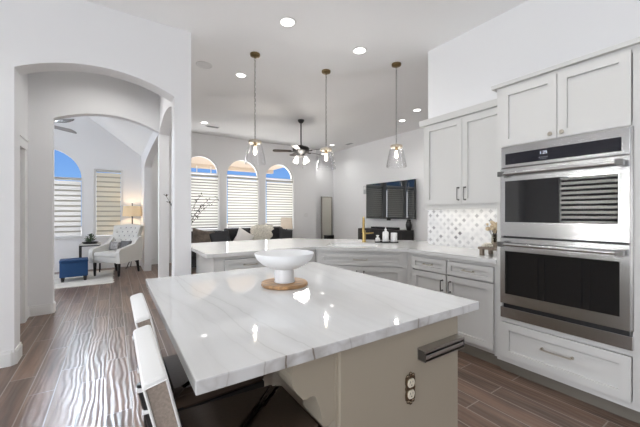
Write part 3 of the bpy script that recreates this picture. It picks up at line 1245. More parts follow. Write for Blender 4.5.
obj('diffuser', bm, mat('strip_led', (1, 1, 1), .4, emit=(1, .93, .80), estr=5), us)
l = area('strip_glow', (0, 0.03, -0.012), (0, 0, 0), 0.03, 0.68, 0.55, (1, .95, .86))
l.parent = us

# decor on the wooden riser
rs_ = thing('riser', 'weathered wooden riser standing by the oven cabinet under the mosaic', 'riser', (2.87, 1.475, ZC1))
bm = bm_new()
box(bm, -0.10, -0.105, 0.056, 0.10, 0.105, 0.078, .004)
obj('riser_top', bm, M_RWOOD, rs_)
for sx in (-.075, .075):
    for sy in (-.078, .078):
        bm = bm_new()
        box(bm, sx - .016, sy - .016, 0, sx + .016, sy + .016, 0.056, .003)
        obj('leg', bm, M_RWOOD, rs_)
va = thing('flower_vase', 'small glass vase of dried beige flowers on the riser', 'vase', (2.925, 1.508, ZC1 + .078))
bm = bm_new()
lathe(bm, [(0, 0), (.028, 0), (.030, .01), (.026, .09), (.022, .11), (.019, .11), (.022, .09), (.026, .015), (0, .012)], seg=18)
obj('vase_body', bm, glass_mat('vase_glass', (0.8, 0.78, 0.72), 0.3), va, True)
bm = bm_new()
bm2 = bm_new()
rnd = random.Random(3)
for k in range(26):
    a, r_ = rnd.uniform(0, 2 * PI), rnd.uniform(0.01, 0.075)
    top = (r_ * math.cos(a), r_ * math.sin(a), 0.16 + rnd.uniform(-.02, .07) - r_ * .3)
    tube(bm, [(0, 0, .02), (top[0] * .4, top[1] * .4, .1), top], .0014, 5)
    ball(bm2, top, rnd.uniform(.012, .02), u=8, v=6)
obj('stems', bm, M_TWIG, va)
obj('blossoms', bm2, M_DRIED, va, True)
bc = thing('bead_garland', 'ivory wooden bead strand coiled on the riser beside the vase', 'garland', (2.84, 1.525, ZC1 + .078))
bm = bm_new()
for k in range(22):
    a = k * 2 * PI / 11
    r_ = .042 - .018 * (k // 11)
    ball(bm, (r_ * math.cos(a), r_ * 1.0 * math.sin(a), .0095 + .017 * (k // 11)), .0095, u=8, v=6)
obj('beads', bm, M_BEAD, bc, True)
cd = thing('votive_cup', 'small dark cup on the riser nearest the sink', 'cup', (2.81, 1.440, ZC1 + .078))
bm = bm_new()
lathe(bm, [(0, 0), (.018, 0), (.022, .045), (.019, .045), (.016, .006), (0, .006)], seg=16)
obj('cup_body', bm, M_RWOOD, cd, True)

# ------------------------------------------------------------------ island
isl = thing('kitchen_island', 'greige kitchen island base with scrolled corbel under the white slab', 'island', (0.89, 1.40, 0))
IX0, IX1, IY0, IY1 = 0.587, 1.20, 0.77, 2.00
bm = bm_new()
box(bm, IX0 + .012, IY0 + .012, 0.0, IX1 - .012, IY1 - .012, ZC0 - .001)
obj('carcass', bm, M_ISL, isl, world=True)
bm = bm_new()
box(bm, IX0, IY0, 0.0, IX1, IY0 + .012, ZC0 - .001)
ep = obj('end_panel', bm, M_ISL, isl, world=True)
for y0, y1 in ((IY0 + .012, IY0 + .10), (IY1 - .10, IY1)):
    bm = bm_new()
    box(bm, IX0 - .012, y0, 0.0, IX0 + .012, y1, ZC0 - .001)
    obj('corner_post', bm, M_ISL, isl, world=True)
for k, (y0, y1) in enumerate(((0.80, 1.18), (1.19, 1.58), (1.59, 1.98))):
    bm = bm_new()
    shaker(bm, 0, y1 - y0, 0.15, 0.85)
    M = Matrix.Translation((IX1 - .012, y0, 0)) @ Matrix.Rotation(PI / 2, 4, 'Z')
    bmesh.ops.transform(bm, matrix=M, verts=bm.verts[:])
    d = obj('door', bm, M_ISL, isl, world=True)


def corbel(y0, y1):
    # scrolled profile in x (smaller x = away from the base) and z
    xb = IX0 - .012
    key = [(.437, .872), (.427, .860), (.421, .840), (.422, .820), (.429, .800), (.441, .780), (.456, .763)]
    P = [(xb, ZC0 - .002), (.437, ZC0 - .002)] + key + [(.462, .755), (.466, .757)]
    for k in range(9):
        a = math.radians(140 - 125 * k / 8)
        P.append((.487 + .020 * math.cos(a), .744 + .014 * math.sin(a)))
    for k in range(1, 8):
        a = k / 8
        P.append((.508 + .020 * a + .004 * math.sin(a * PI), .742 - .078 * a))
    for k in range(7):
        a = math.radians(180 + 150 * k / 6)
        P.append((.546 + .018 * math.cos(a), .660 + .012 * math.sin(a)))
    P.append((xb, .658))
    bm = bm_new()
    prism(bm, P, y0, y1, 'XZ')
    return obj('corbel', bm, M_ISL, isl, world=True)


corbel(0.785, 0.900)
corbel(1.870, 1.985)

# slab
bm = bm_new()
box(bm, 0.155, 0.745, ZC0, 1.32, 2.07, ZC1, 0.004, 2)
sl = tag(obj('island_slab', bm, M_QUARTZ), 'white veined quartz slab on the greige island', 'countertop')

# steel rail on the end panel
tb = thing('towel_rail', 'brushed metal channel rail on the end panel of the island', 'rail', (1.05, IY0, 0.765))
bm = bm_new()
xa, xb_ = 0.945, 1.190
z0_, z1_ = 0.756, 0.799
box(bm, xa, IY0 - .004, z0_, xb_, IY0, z1_)
box(bm, xa, IY0 - .036, z1_ - .004, xb_, IY0 - .004, z1_)
box(bm, xa, IY0 - .036, z0_, xb_, IY0 - .004, z0_ + .003)
box(bm, xa, IY0 - .036, z1_ - .010, xb_, IY0 - .033, z1_ - .004)
obj('channel', bm, M_RAIL, tb, world=True)
bm = bm_new()
box(bm, xa + .004, IY0 - .014, z0_ + .003, xb_ - .004, IY0 - .004, z1_ - .004)
obj('slot_backing', bm, M_BLACK, tb, world=True)  # black backing added to darken the slots of the channel
bm = bm_new()
box(bm, xa + .004, IY0 - .035, z0_ + .009, xb_ - .004, IY0 - .024, z0_ + .024, .002)
obj('inner_bar', bm, M_RAIL, tb, world=True)
for xx in (xa, xb_ - .004):
    bm = bm_new()
    box(bm, xx, IY0 - .036, z0_, xx + .004, IY0 - .004, z1_ - .004)
    obj('end_cap', bm, M_GUN, tb, world=True)

# outlet
ou = thing('wall_outlet', 'double socket with ornate bronze plate on the island end panel', 'outlet', (0.902, IY0, 0.664))
bm = bm_new()
P = []
hw, hh = 0.023, 0.047
for k in range(64):
    a = 2 * PI * k / 64
    c, s = math.cos(a), math.sin(a)
    q = 1 / max(abs(c) / hw, abs(s) / hh)
    q = min(q, 0.050)
    sc_ = 1 + 0.055 * math.cos(8 * a)
    P.append((q * c * sc_, q * s * sc_))
prism(bm, P, -0.006, 0, 'XZ')
pl = obj('plate', bm, M_PLATE, ou)
for sx, sz in ((-.014, .046), (.014, .046), (0, .053), (-.013, -.046), (.013, -.046), (0, -.053)):
    bm = bm_new()
    ball(bm, (sx, -.005, sz), .008, .005, .0065, 10, 6)
    obj('scroll_ornament', bm, M_PLATE, pl, True)
for zc in (0.0205, -0.0205):
    bm = bm_new()
    Q = []
    for k in range(24):
        a = 2 * PI * k / 24
        Q.append((0.0165 * math.cos(a), zc + max(-.0145, min(.0145, 0.0185 * math.sin(a)))))
    prism(bm, Q, -0.010, -0.006, 'XZ')
    sck = obj('socket', bm, M_OUTLET, ou)
    bm = bm_new()
    box(bm, -.0075, -.0104, zc + .001, -.0055, -.0099, zc + .009)
    box(bm, .0055, -.0104, zc + .001, .0075, -.0099, zc + .008)
    box(bm, -.002, -.0104, zc - .009, .002, -.0099, zc - .005)
    obj('slots', bm, M_BLACK, sck)

# bowl on board
bd = thing('serving_board', 'round acacia wood board under the white pedestal bowl', 'board', (0.76, 1.49, ZC1))
bm = bm_new()
lathe(bm, [(0, 0), (.118, 0), (.123, .004), (.123, .014), (.119, .018), (0, .018)], seg=48)
obj('board_disc', bm, M_WOOD, bd, True)
bw = thing('pedestal_bowl', 'large matte white pedestal bowl on a round wood board', 'bowl', (0.76, 1.49, ZC1 + .018))
bm = bm_new()
lathe(bm, [(0, .068), (.052, .070), (.075, .074), (.115, .094), (.145, .122), (.157, .150), (.155, .154), (.150, .152), (.138, .126), (.110, .101), (.07, .084), (0, .080)], seg=56)
obj('bowl_dish', bm, M_CERAM, bw, True, angle=60)
bm = bm_new()
lathe(bm, [(0, 0), (.054, 0), (.055, .003), (.052, .010), (.051, .069), (0, .069)], seg=40)
obj('pedestal', bm, M_CERAM, bw, True)


# ------------------------------------------------------------------ bar stools (local: faces +X, base at floor centre)
def make_stool(label, loc):
    t = thing('bar_stool', label, 'stool', loc, 0.0, 'upholstered stools tucked under the island')
    bm = bm_new()
    prism(bm, [(-0.20, -0.150), (0.190, -0.125), (0.190, 0.195), (-0.20, 0.220)], 0.565, 0.640, 'XY')
    bmesh.ops.bevel(bm, geom=bm.edges[:], offset=.018, segments=3, affect='EDGES')
    obj('seat', bm, M_LEATHER, t, True)
    bm = bm_new()
    prism(bm, [(-0.19, -0.140), (0.180, -0.115), (0.180, 0.185), (-0.19, 0.210)], 0.535, 0.564, 'XY')
    obj('seat_frame', bm, M_BLACKWOOD, t)
    # leaning upholstered back
    zb, zt2 = 0.60, 0.952
    M = Matrix.Translation((-0.205, 0, zb)) @ Matrix.Rotation(math.radians(-13), 4, 'Y')
    h = (zt2 - zb) / math.cos(math.radians(13))
    bm = bm_new()
    box(bm, -0.030, -0.186, 0.01, 0.021, 0.186, h, 0.014, 3, M=M)
    bk = obj('backrest', bm, M_STOOLTOP, t, True)
    for s in (-1, 1):
        bm = bm_new()
        box(bm, -0.024, s * 0.186 - .0022, 0.03, 0.015, s * 0.186 + .0022, h - .013, 0.002, 2, M=M)
        obj('side_panel', bm, M_TAUPE, bk, label='taupe woven side panel of the backrest')
        bm = bm_new()
        tube(bm, [M @ Vector((-.026, s * .1885, 0.03)), M @ Vector((-.026, s * .1885, h - .012)), M @ Vector((.017, s * .1885, h - .012)), M @ Vector((.017, s * .1885, .03))], .0028, 6)
        obj('piping', bm, M_STOOLTOP, bk)
    # rear posts rising behind the back
    for s in (-1, 1):
        bm = bm_new()
        top = M @ Vector((-.046, s * .165, h * .55))
        mid = M @ Vector((-.046, s * .165, 0.0))
        tube(bm, [(-0.245, s * .165, 0.0), (mid.x, mid.y, mid.z), top], [.013, .014, .011], 8)
        lg = obj('leg', bm, M_BLACK, t, True)
        for hh_ in (.30, .50):
            p = M @ Vector((-.040, s * .165, h * hh_))
            bm = bm_new()
            box(bm, p.x - .020, p.y - .014, p.z - .006, p.x + .012, p.y + .014, p.z + .006, .002)
            obj('bracket', bm, M_WPLASTIC, lg, label='small white bracket joining post and backrest')
    for s in (-1, 1):
        bm = bm_new()
        tube(bm, [(0.165, s * .115, 0.0), (0.155, s * .095, 0.536)], [.012, .017], 8)
        obj('leg', bm, M_BLACK, t, True)
    bm = bm_new()
    tube(bm, [(0.162, -.108, .2), (0.162, .108, .2)], .009, 8)
    obj('footrest', bm, M_BLACK, t, True)
    bm = bm_new()
    tube(bm, [(-0.236, -.158, .26), (-0.236, .158, .26)], .009, 8)
    obj('stretcher', bm, M_BLACK, t, True)
    return t


st = make_stool('pale backed bar stool nearest the camera at the island overhang', (0.362, 0.928, 0))
dup(st, (0.372, 1.392, 0), 0.0, 'second bar stool along the island, behind the nearest stool')


# ------------------------------------------------------------------ pendants
def make_pendant(label, x, y, zcap):
    t = thing('pendant_light', label, 'pendant light', (x, y, ZK), 0.0, 'glass pendant lights above the peninsula')
    bm = bm_new()
    lathe(bm, [(0, 0), (.062, 0), (.064, -.010), (.060, -.026), (.045, -.034), (.012, -.038), (.008, -.055), (0, -.055)], seg=28)
    obj('canopy', bm, M_BRASS, t, True)
    zc = zcap - ZK
    bm = bm_new()
    n = int((-.05 - zc - .03) / 0.034)
    for k in range(n):
        z = -.055 - (k + .5) * ((-.055 - zc - .03) / n)
        pts = []
        for q in range(10):
            a = 2 * PI * q / 10
            p = Vector((0.0095 * math.cos(a), 0, 0.022 * math.sin(a)))
            if k % 2:
                p = Vector((0, p.x, p.z))
            pts.append(p + Vector((0, 0, z)))
        tube(bm, pts, .0023, 5, closed=True)
    obj('chain', bm, mat('chain_metal', (0.12, 0.11, 0.10), .4, 0.6), t, True)
    bm = bm_new()
    tube(bm, [(0.004, 0.004, -.05), (.006, -.004, (zc) * .5), (.004, .004, zc + .03)], .0030, 6)
    obj('cord', bm, M_WPLASTIC, t, True)
    bm = bm_new()
    lathe(bm, [(0, .035), (.010, .035), (.012, .02), (.075, .012), (.082, 0.0), (.082, -.022), (.078, -.022), (.074, -.004), (0, 0)], (0, 0, zc), seg=28)
    obj('cap', bm, M_CAPW, t, True)
    bm = bm_new()
    pr = [(.080, -.010), (.092, -.06), (.108, -.13), (.126, -.22), (.134, -.272), (.130, -.280)]
    inn = [(r - .003, z) for r, z in reversed(pr)]
    lathe(bm, pr + inn, (0, 0, zc), seg=36, closed=True)
    obj('glass_shade', bm, M_PGLASS, t, True)
    bm = bm_new()
    lathe(bm, [(0, -.004), (.018, -.004), (.018, -.05), (.013, -.06), (0, -.06)], (0, 0, zc), seg=16)
    sck = obj('socket', bm, M_BRASS, t, True)
    bm = bm_new()
    lathe(bm, [(0, -.058), (.012, -.060), (.014, -.075), (.021, -.105), (.024, -.128), (.019, -.150), (.009, -.161), (0, -.163)], (0, 0, zc), seg=18)
    bl = obj('bulb', bm, M_BULB, t, True)
    d = bpy.data.lights.new('pendant_glow', 'POINT')
    d.energy = PEND_W
    d.color = (1, .98, .95)
    d.shadow_soft_size = .02
    lo = bpy.data.objects.new('pendant_glow', d)
    C.objects.link(lo)
    lo.parent = t
    lo.location = (0, 0, zc - .205)
    return t


M_CAPW = mat('distressed_wood_cap', (0.42, 0.37, 0.30), 0.6, var=0.3, vscale=40)
p0 = make_pendant('glass pendant light nearest the arch wall, left of the three', 1.488, 3.73, 2.205)
dup(p0, (2.50, 3.62, ZK), 0.0, 'middle glass pendant light, beside the black ceiling fan')
dup(p0, (3.17, 2.93, ZK), 0.0, 'glass pendant light nearest the upper cabinet, above the television')


# ------------------------------------------------------------------ recessed lights
def make_can(label, loc):
    t = thing('recessed_light', label, 'ceiling light', loc, 0.0, 'round recessed ceiling lights')
    bm = bm_new()
    lathe(bm, [(.068, 0), (.095, 0), (.097, -.004), (.092, -.008), (.070, -.006)], seg=32, closed=True)
    obj('trim_ring', bm, M_TRIM, t, True)
    bm = bm_new()
    lathe(bm, [(0, -.001), (.069, -.001), (.069, -.004), (0, -.005)], seg=28)
    obj('diffuser', bm, M_CANLED, t, True)
    d = bpy.data.lights.new('can_glow', 'AREA')
    d.shape = 'DISK'
    d.size = .13
    d.spread = math.radians(130)
    d.energy = CAN_W
    d.color = (1, .985, .96)
    lo = bpy.data.objects.new('can_glow', d)
    C.objects.link(lo)
    lo.parent = t
    lo.location = (0, 0, -.010)
    return t


cans = [((1.523, 2.919, ZK), 'recessed light nearest the camera in the kitchen ceiling'),
        ((2.53, 2.939, ZK), 'recessed light in the kitchen ceiling left of the third pendant'),
        ((1.69, 4.83, ZL), 'recessed light left of the first pendant chain in the living ceiling'),
        ((1.83, 7.84, ZL), 'recessed light beside the ceiling vent near the first arched window'),
        ((5.38, 4.39, ZL), 'recessed light closest to the end of the kitchen wall in living ceiling'),
        ((5.69, 5.08, ZL), 'recessed light right behind the third pendant chain'),
        ((5.85, 8.14, ZL), 'recessed light in the far living ceiling corner above the second pendant'),
        ((6.45, 9.55, ZL), 'recessed light inside the hallway recess'),  # added to brighten the recess walls
        ((0.35, 1.00, ZK), 'recessed light above the bar stools'),
        ((1.52, 1.00, ZK), 'recessed light above the island end near the ovens'),
        ((1.95, 1.75, ZK), 'recessed light above the aisle beside the island'),  # out of view, added to light the base cabinet fronts
        ((1.90, 0.65, ZK), 'recessed light above the floor before the ovens'),  # second one out of view, added for the lower fronts
        ((-1.0, 2.5, ZK), 'recessed light above the floor left of the island'),
        ((-1.0, 0.2, ZK), 'recessed light behind the camera left'),
        ((1.0, -1.0, ZK), 'recessed light behind the camera right'),
        ((4.0, 2.6, ZL), 'recessed light behind the kitchen wall end'),
        ((-0.1, 4.6, 3.40), 'recessed light between the two arches')]  # out of view, kept to brighten the hall walls
c0 = make_can(cans[0][1], cans[0][0])
can_living = bpy.data.lights['can_glow'].copy()
can_living.energy = CAN_LIVING_W
aisle_fill = can_living.copy()
aisle_fill.energy = AISLE_FILL_W
hall_fill = can_living.copy()
hall_fill.energy = 7.0
recess_fill = can_living.copy()
recess_fill.energy = 5.5
for loc, lab in cans[1:]:
    c = dup(c0, loc, 0.0, lab)
    if loc[2] == ZL:
        for ch in c.children:
            if ch.type == 'LIGHT':
                ch.data = recess_fill if 'recess' in lab and loc[1] > YW else can_living
    if loc[2] == 3.40:
        for ch in c.children:
            if ch.type == 'LIGHT':
                ch.data = hall_fill
    if loc[0] in (1.95, 1.90):
        for ch in c.children:
            if ch.type == 'LIGHT':
                ch.data = aisle_fill

sp_ = thing('ceiling_speaker', 'round white ceiling speaker beside the arch wall', 'speaker', (1.12, 4.80, ZL))
bm = bm_new()
lathe(bm, [(0, -.004), (.098, -.004), (.100, -.006), (.115, -.006), (.118, 0), (0, 0)], seg=36)
obj('grille', bm, mat('speaker_white', (0.70, 0.70, 0.70), .8, bump=.3, bscale=300), sp_, True)


def vent(label, loc, rz):
    t = thing('ceiling_vent', label, 'vent', loc, rz, 'ceiling air vents')
    bm = bm_new()
    prism(bm, [(-.17, -.09), (.17, -.09), (.17, .09), (-.17, .09)], -.008, 0, 'XY', [[(-.145, -.065), (-.145, .065), (.145, .065), (.145, -.065)]])
    obj('frame', bm, M_TRIM, t)
    bm = bm_new()
    for k in range(7):
        y = -.058 + k * .0193
        M = Matrix.Translation((0, y, -.004)) @ Matrix.Rotation(math.radians(35), 4, 'X')
        box(bm, -.146, -.009, -.001, .146, .009, .001, M=M)
    obj('louvres', bm, M_GREYPL, t)
    return t


vent('ceiling vent near the window wall left of the fan', (2.10, 8.10, ZL), 0)
vent('ceiling vent near the television wall above the third pendant', (6.20, 7.70, ZL), PI / 2)

# ------------------------------------------------------------------ ceiling fan (living)
cf = thing('ceiling_fan', 'black ceiling fan with four lit glass bells over the living room', 'ceiling fan', (3.68, 6.37, ZL))
bm = bm_new()
lathe(bm, [(0, 0), (.075, 0), (.072, -.03), (.045, -.065), (.018, -.08), (0, -.08)], seg=24)
obj('canopy', bm, M_FAN, cf, True)
bm = bm_new()
tube(bm, [(0, 0, -.07), (0, 0, -.62)], .016, 12)
obj('downrod', bm, M_FAN, cf, True)
bm = bm_new()
lathe(bm, [(0, -.58), (.03, -.59), (.07, -.61), (.17, -.64), (.20, -.67), (.20, -.73), (.165, -.765), (.10, -.79), (.065, -.84), (.055, -.87), (0, -.87)], seg=32)
obj('motor_housing', bm, M_FAN, cf, True)


def blade(bm, ang, z, r0, r1, w, pitch=12):
    M = Matrix.Rotation(ang, 4, 'Z') @ Matrix.Translation((0, 0, z)) @ Matrix.Rotation(math.radians(pitch), 4, 'X')
    P = [(r0, -w * .36), (r1 - .06, -w / 2)]
    for k in range(7):
        a = -PI / 2 + PI * k / 6
        P.append((r1 - .05 + .05 * math.cos(a), w / 2 * math.sin(a)))
    P += [(r1 - .06, w / 2), (r0, w * .36)]
    prism(bm, P, -.004, .004, 'XY', M=M)


A0 = math.radians(-62)
for k in range(5):
    ang = A0 + k * 2 * PI / 5
    bm = bm_new()
    blade(bm, ang, -.735, .22, .66, .135)
    b_ = obj('blade', bm, M_FANWOOD, cf)
    bm = bm_new()
    M = Matrix.Rotation(ang, 4, 'Z')
    tube(bm, [M @ Vector((.13, 0, -.735)), M @ Vector((.20, 0, -.752)), M @ Vector((.30, 0, -.745))], [.012, .010, .014], 8)
    obj('blade_iron', bm, M_FAN, b_, True)
for k in range(4):
    ang = math.radians(20) + k * PI / 2
    M = Matrix.Rotation(ang, 4, 'Z')
    bm = bm_new()
    tube(bm, [M @ Vector((.04, 0, -.86)), M @ Vector((.11, 0, -.85)), M @ Vector((.145, 0, -.88))], .009, 8)
    ar = obj('light_arm', bm, M_FAN, cf, True)
    bm = bm_new()
    MM = M @ Matrix.Translation((.145, 0, -.875)) @ Matrix.Rotation(math.radians(-18), 4, 'Y')
    lathe(bm, [(0, 0), (.026, -.004), (.038, -.03), (.05, -.08), (.064, -.125), (.058, -.125), (.04, -.07), (0, -.02)], seg=20, M=MM)
    obj('glass_bell', bm, M_FROST, ar, True)
bm = bm_new()
tube(bm, [(0.03, -.03, -.86), (.03, -.03, -1.12)], .003, 6)
ball(bm, (.03, -.03, -1.13), .012, u=8, v=6)
obj('pull_chain', bm, M_FAN, cf, True)
d = bpy.data.lights.new('fan_glow', 'POINT')
d.energy = 52
d.shadow_soft_size = .2
d.color = (1, .95, .88)
lo = bpy.data.objects.new('fan_glow', d)
C.objects.link(lo)
lo.parent = cf
lo.location = (0, 0, -1.05)

# sitting room fan
sf = thing('ceiling_fan', 'ceiling fan with long dark blades in the sitting room beyond arches', 'ceiling fan', (-1.18, 7.0, 4.20))
bm = bm_new()
lathe(bm, [(0, 0), (.075, 0), (.07, -.04), (.02, -.08), (0, -.08)], seg=20)
obj('canopy', bm, M_FAN, sf, True)
bm = bm_new()
tube(bm, [(0, 0, -.07), (0, 0, -1.25)], .016, 10)
obj('downrod', bm, M_FAN, sf, True)
bm = bm_new()
lathe(bm, [(0, -1.22), (.06, -1.25), (.14, -1.29), (.15, -1.37), (.10, -1.43), (.05, -1.48), (0, -1.48)], seg=24)
obj('motor_housing', bm, M_FAN, sf, True)
for k in range(5):
    bm = bm_new()
    ang = math.radians(-34) + k * 2 * PI / 5
    blade(bm, ang, -1.36, .16, .74, .19, 32)
    b_ = obj('blade', bm, M_FANGREY if k in (1,) else M_FANWOOD, sf)
    bm = bm_new()
    M = Matrix.Rotation(ang, 4, 'Z')
    tube(bm, [M @ Vector((.11, 0, -1.36)), M @ Vector((.26, 0, -1.372))], .011, 8)
    obj('blade_iron', bm, M_FAN, b_, True)

# ------------------------------------------------------------------ television wall
tv = thing('television', 'large flat television on the living room wall mirroring the arched windows', 'television', (6.44, 6.25, 1.155), R90)
bm = bm_new()
box(bm, -0.925, 0.0, 0.0, 0.925, 0.045, 1.03, .006)
obj('casing', bm, M_BLACK, tv)
bm = bm_new()
box(bm, -0.912, -0.004, 0.022, 0.912, 0.0, 1.018)
obj('screen', bm, M_TVGLASS, tv)
bm = bm_new()
box(bm, -0.06, -0.004, -0.05, 0.06, 0.03, 0.0, .004)
obj('sensor_bar', bm, M_BLACK, tv)
bm = bm_new()
box(bm, -0.25, 0.045, 0.3, 0.25, 0.075, 0.7)
box(bm, -0.05, 0.075, 0.42, 0.05, 0.160, 0.58)
obj('wall_mount', bm, M_BLACK, tv)

cs = thing('media_console', 'long black media console standing under the television', 'console', (6.35, 6.33, 0))
bm = bm_new()
box(bm, -0.21, -0.87, 0.08, 0.21, 0.87, 0.86, .006)
obj('cabinet_body', bm, M_BLACKWOOD, cs)
for k in range(4):
    y0 = -0.855 + k * .430
    bm = bm_new()
    box(bm, -.228, y0, 0.11, -.21, y0 + .420, 0.83, .003)
    d = obj('door', bm, M_BLACKWOOD, cs)
    bm = bm_new()
    ball(bm, (-.236, y0 + (.37 if k % 2 == 0 else .05), .48), .012, u=10, v=6)
    obj('knob', bm, M_GUN, d, True)
for sx in (-.17, .17):
    for sy in (-.82, .82):
        bm = bm_new()
        tube(bm, [(sx, sy, 0), (sx, sy, .081)], .022, 8)
        obj('leg', bm, M_BLACKWOOD, cs)
sb = thing('speaker_box', 'low black box lying on the middle of the media console', 'speaker', (6.33, 6.28, 0.86))
bm = bm_new()
box(bm, -.09, -.47, 0, .09, .47, .062, .008)
obj('box_body', bm, M_BLACK, sb)
bm = bm_new()
box(bm, -.094, -.45, .008, -.09, .45, .054)
obj('front_grille', bm, M_CHAR, sb)
bv = thing('black_vase', 'black bottle shaped vase at the right end of the media console', 'vase', (6.44, 5.52, 0.86))
bm = bm_new()
lathe(bm, [(0, 0), (.05, 0), (.056, .01), (.075, .08), (.082, .15), (.07, .21), (.05, .25), (.055, .28), (.046, .28), (.042, .255), (0, .25)], seg=24)
obj('vase_body', bm, M_BLACK, bv, True)

wp = thing('wall_keypad', 'narrow grey wall panel left of the television', 'wall panel', (XT, 7.40, 2.04))
bm = bm_new()
box(bm, -.018, -.06, -.13, 0, .06, .13, .004)
obj('panel_body', bm, M_GREYPL, wp)
bm = bm_new()
box(bm, -.020, -.045, .01, -.018, .045, .11)
obj('panel_face', bm, M_WPLASTIC, wp)
sw = thing('light_switch', 'white double light switch on the wall right of the arched windows', 'switch', (5.40, YW, 1.25))
bm = bm_new()
box(bm, -.06, -.006, -.06, .06, 0, .06, .002)
obj('plate', bm, M_WPLASTIC, sw)
for sx in (-.025, .025):
    bm = bm_new()
    box(bm, sx - .016, -.010, -.033, sx + .016, -.006, .033, .001)
    obj('rocker', bm, M_TRIM, sw)

mr = thing('leaning_mirror', 'tall framed mirror standing in the hallway recess beside the window wall', 'mirror', (6.88, 9.93, 0))
bm = bm_new()
prism(bm, [(-.25, .02), (.25, .02), (.25, 1.95), (-.25, 1.95)], -.03, .03, 'XZ', [[(-.21, .06), (-.21, 1.91), (.21, 1.91), (.21, .06)]])
box(bm, -.22, -.01, .05, .22, .03, 1.92)
obj('frame', bm, mat('grey_wood_frame', (0.33, 0.31, 0.28), .5), mr)
bm = bm_new()
box(bm, -.21, -.016, .06, .21, -.010, 1.91)
obj('glass', bm, M_MIRROR, mr)
bx = thing('storage_box', 'low dark box on the floor of the hallway recess before mirror', 'box', (6.84, 9.62, 0))
bm = bm_new()
box(bm, -.20, -.14, 0, .20, .14, .44, .01)
obj('box_body', bm, M_BLACKWOOD, bx)
bm = bm_new()
box(bm, -.21, -.15, .44, .21, .15, .48, .006)
obj('lid', bm, M_BLACK, bx)

# ------------------------------------------------------------------ sofa group
sfa = thing('sofa', 'charcoal sofa below the arched living room windows', 'sofa', (2.85, 7.75, 0))
bm = bm_new()
box(bm, -1.55, -.45, .10, 1.30, .45, .30, .03, 3)
obj('base', bm, M_CHAR, sfa, True)
bm = bm_new()
box(bm, -1.55, .24, .30, 1.30, .45, .84, .05, 3)
obj('back_frame', bm, M_CHAR, sfa, True)
for s, x in ((-1, -1.55), (1, 1.10)):
    bm = bm_new()
    box(bm, x, -.45, .30, x + .20, .24, .62, .05, 3)
    obj('arm', bm, M_CHAR, sfa, True)
for k in range(3):
    x0 = -1.345 + k * .814
    bm = bm_new()
    box(bm, x0, -.46, .30, x0 + .81, .22, .46, .04, 3)
    obj('seat_cushion', bm, M_CHAR, sfa, True)
    bm = bm_new()
    box(bm, x0 + .01, .03, .46, x0 + .80, .24, .925 - (.05 if k == 0 else .0), .06, 3)
    obj('back_cushion', bm, M_CHAR, sfa, True)
for sx in (-1.45, 1.20):
    for sy in (-.38, .38):
        bm = bm_new()
        tube(bm, [(sx, sy, 0), (sx, sy, .105)], [.02, .028], 8)
        obj('leg', bm, M_BLACKWOOD, sfa)


def pillow(label, loc, w, h, th, m, rx=-20, ry=0, rz=0, name='throw_pillow', grp='throw pillows on the sofa'):
    bm = bm_new()
    n = 16
    V = {}
    for s in (0, 1):
        for i in range(n + 1):
            for j in range(n + 1):
                a, b = -1 + 2 * i / n, -1 + 2 * j / n
                if s and (i in (0, n) or j in (0, n)):
                    V[s, i, j] = V[0, i, j]
                    continue
                f = ((1 - a ** 4) * (1 - b ** 4)) ** .55
                pin = 1 - .10 * (a * a * b * b < .6) * (abs(a) ** 3 * (1 - abs(b)) + abs(b) ** 3 * (1 - abs(a)))
                y = (th / 2) * f * (1 if s else -1)
                V[s, i, j] = bm.verts.new((a * w / 2 * pin, y, b * h / 2 * pin))
    for s in (0, 1):
        for i in range(n):
            for j in range(n):
                bm.faces.new((V[s, i, j], V[s, i + 1, j], V[s, i + 1, j + 1], V[s, i, j + 1]))
    o = obj(name, bm, m, None, True, angle=80)
    o.location = loc
    o.rotation_euler = (math.radians(rx), math.radians(ry), math.radians(rz))
    return tag(o, label, 'pillow', grp)


pillow('brown patterned pillow at the left end of the sofa beside the pier', (1.75, 7.63, .70), .52, .46, .17, M_BROWNF, ry=12)
pillow('dark charcoal pillow beside the brown one on the sofa', (2.14, 7.55, .67), .50, .42, .16, M_CHAR, ry=-10)
pillow('white pillow tipped on its corner in the middle of the sofa', (2.72, 7.58, .66), .46, .46, .17, M_WHITEF, ry=32)
pillow('dark grey pillow leaning at the right end of the sofa by lamp', (3.90, 7.58, .68), .44, .44, .16, M_CHAR, ry=10)
# fur throw over the back cushion
bm = bm_new()
n, mrows = 22, 20
prof = [(.00, .50), (-.005, .70), (.0, .88), (.05, .955), (.16, .965), (.26, .93), (.40, .85)]


def prof_at(t):
    f = t * (len(prof) - 1)
    i = min(int(f), len(prof) - 2)
    q = f - i
    return (prof[i][0] * (1 - q) + prof[i + 1][0] * q, prof[i][1] * (1 - q) + prof[i + 1][1] * q)


rnd = random.Random(11)
for off in (0.0, 0.022):
    grid = []
    for i in range(n + 1):
        row = []
        for j in range(mrows + 1):
            y, z = prof_at(j / mrows)
            x = 3.10 + (i / n) * (.62 + .05 * math.sin(j * 1.7)) - .22 * (1 - j / mrows) + .02 * math.sin(j * 2.3)
            jj = rnd.uniform(-.018, .028)
            row.append(bm.verts.new((x + rnd.uniform(-.006, .006), 7.75 + y - .02 - off * (1 if j < 9 else 0) - jj * .5, z + (off if j >= 7 else 0) + jj - .05 * (2 * i / n - 1) ** 4)))
        grid.append(row)
    for i in range(n):
        for j in range(mrows):
            bm.faces.new((grid[i][j], grid[i + 1][j], grid[i + 1][j + 1], grid[i][j + 1]))
ft = tag(obj('fur_throw', bm, M_FUR, None, True, angle=80), 'shaggy cream throw draped over the sofa back', 'throw')

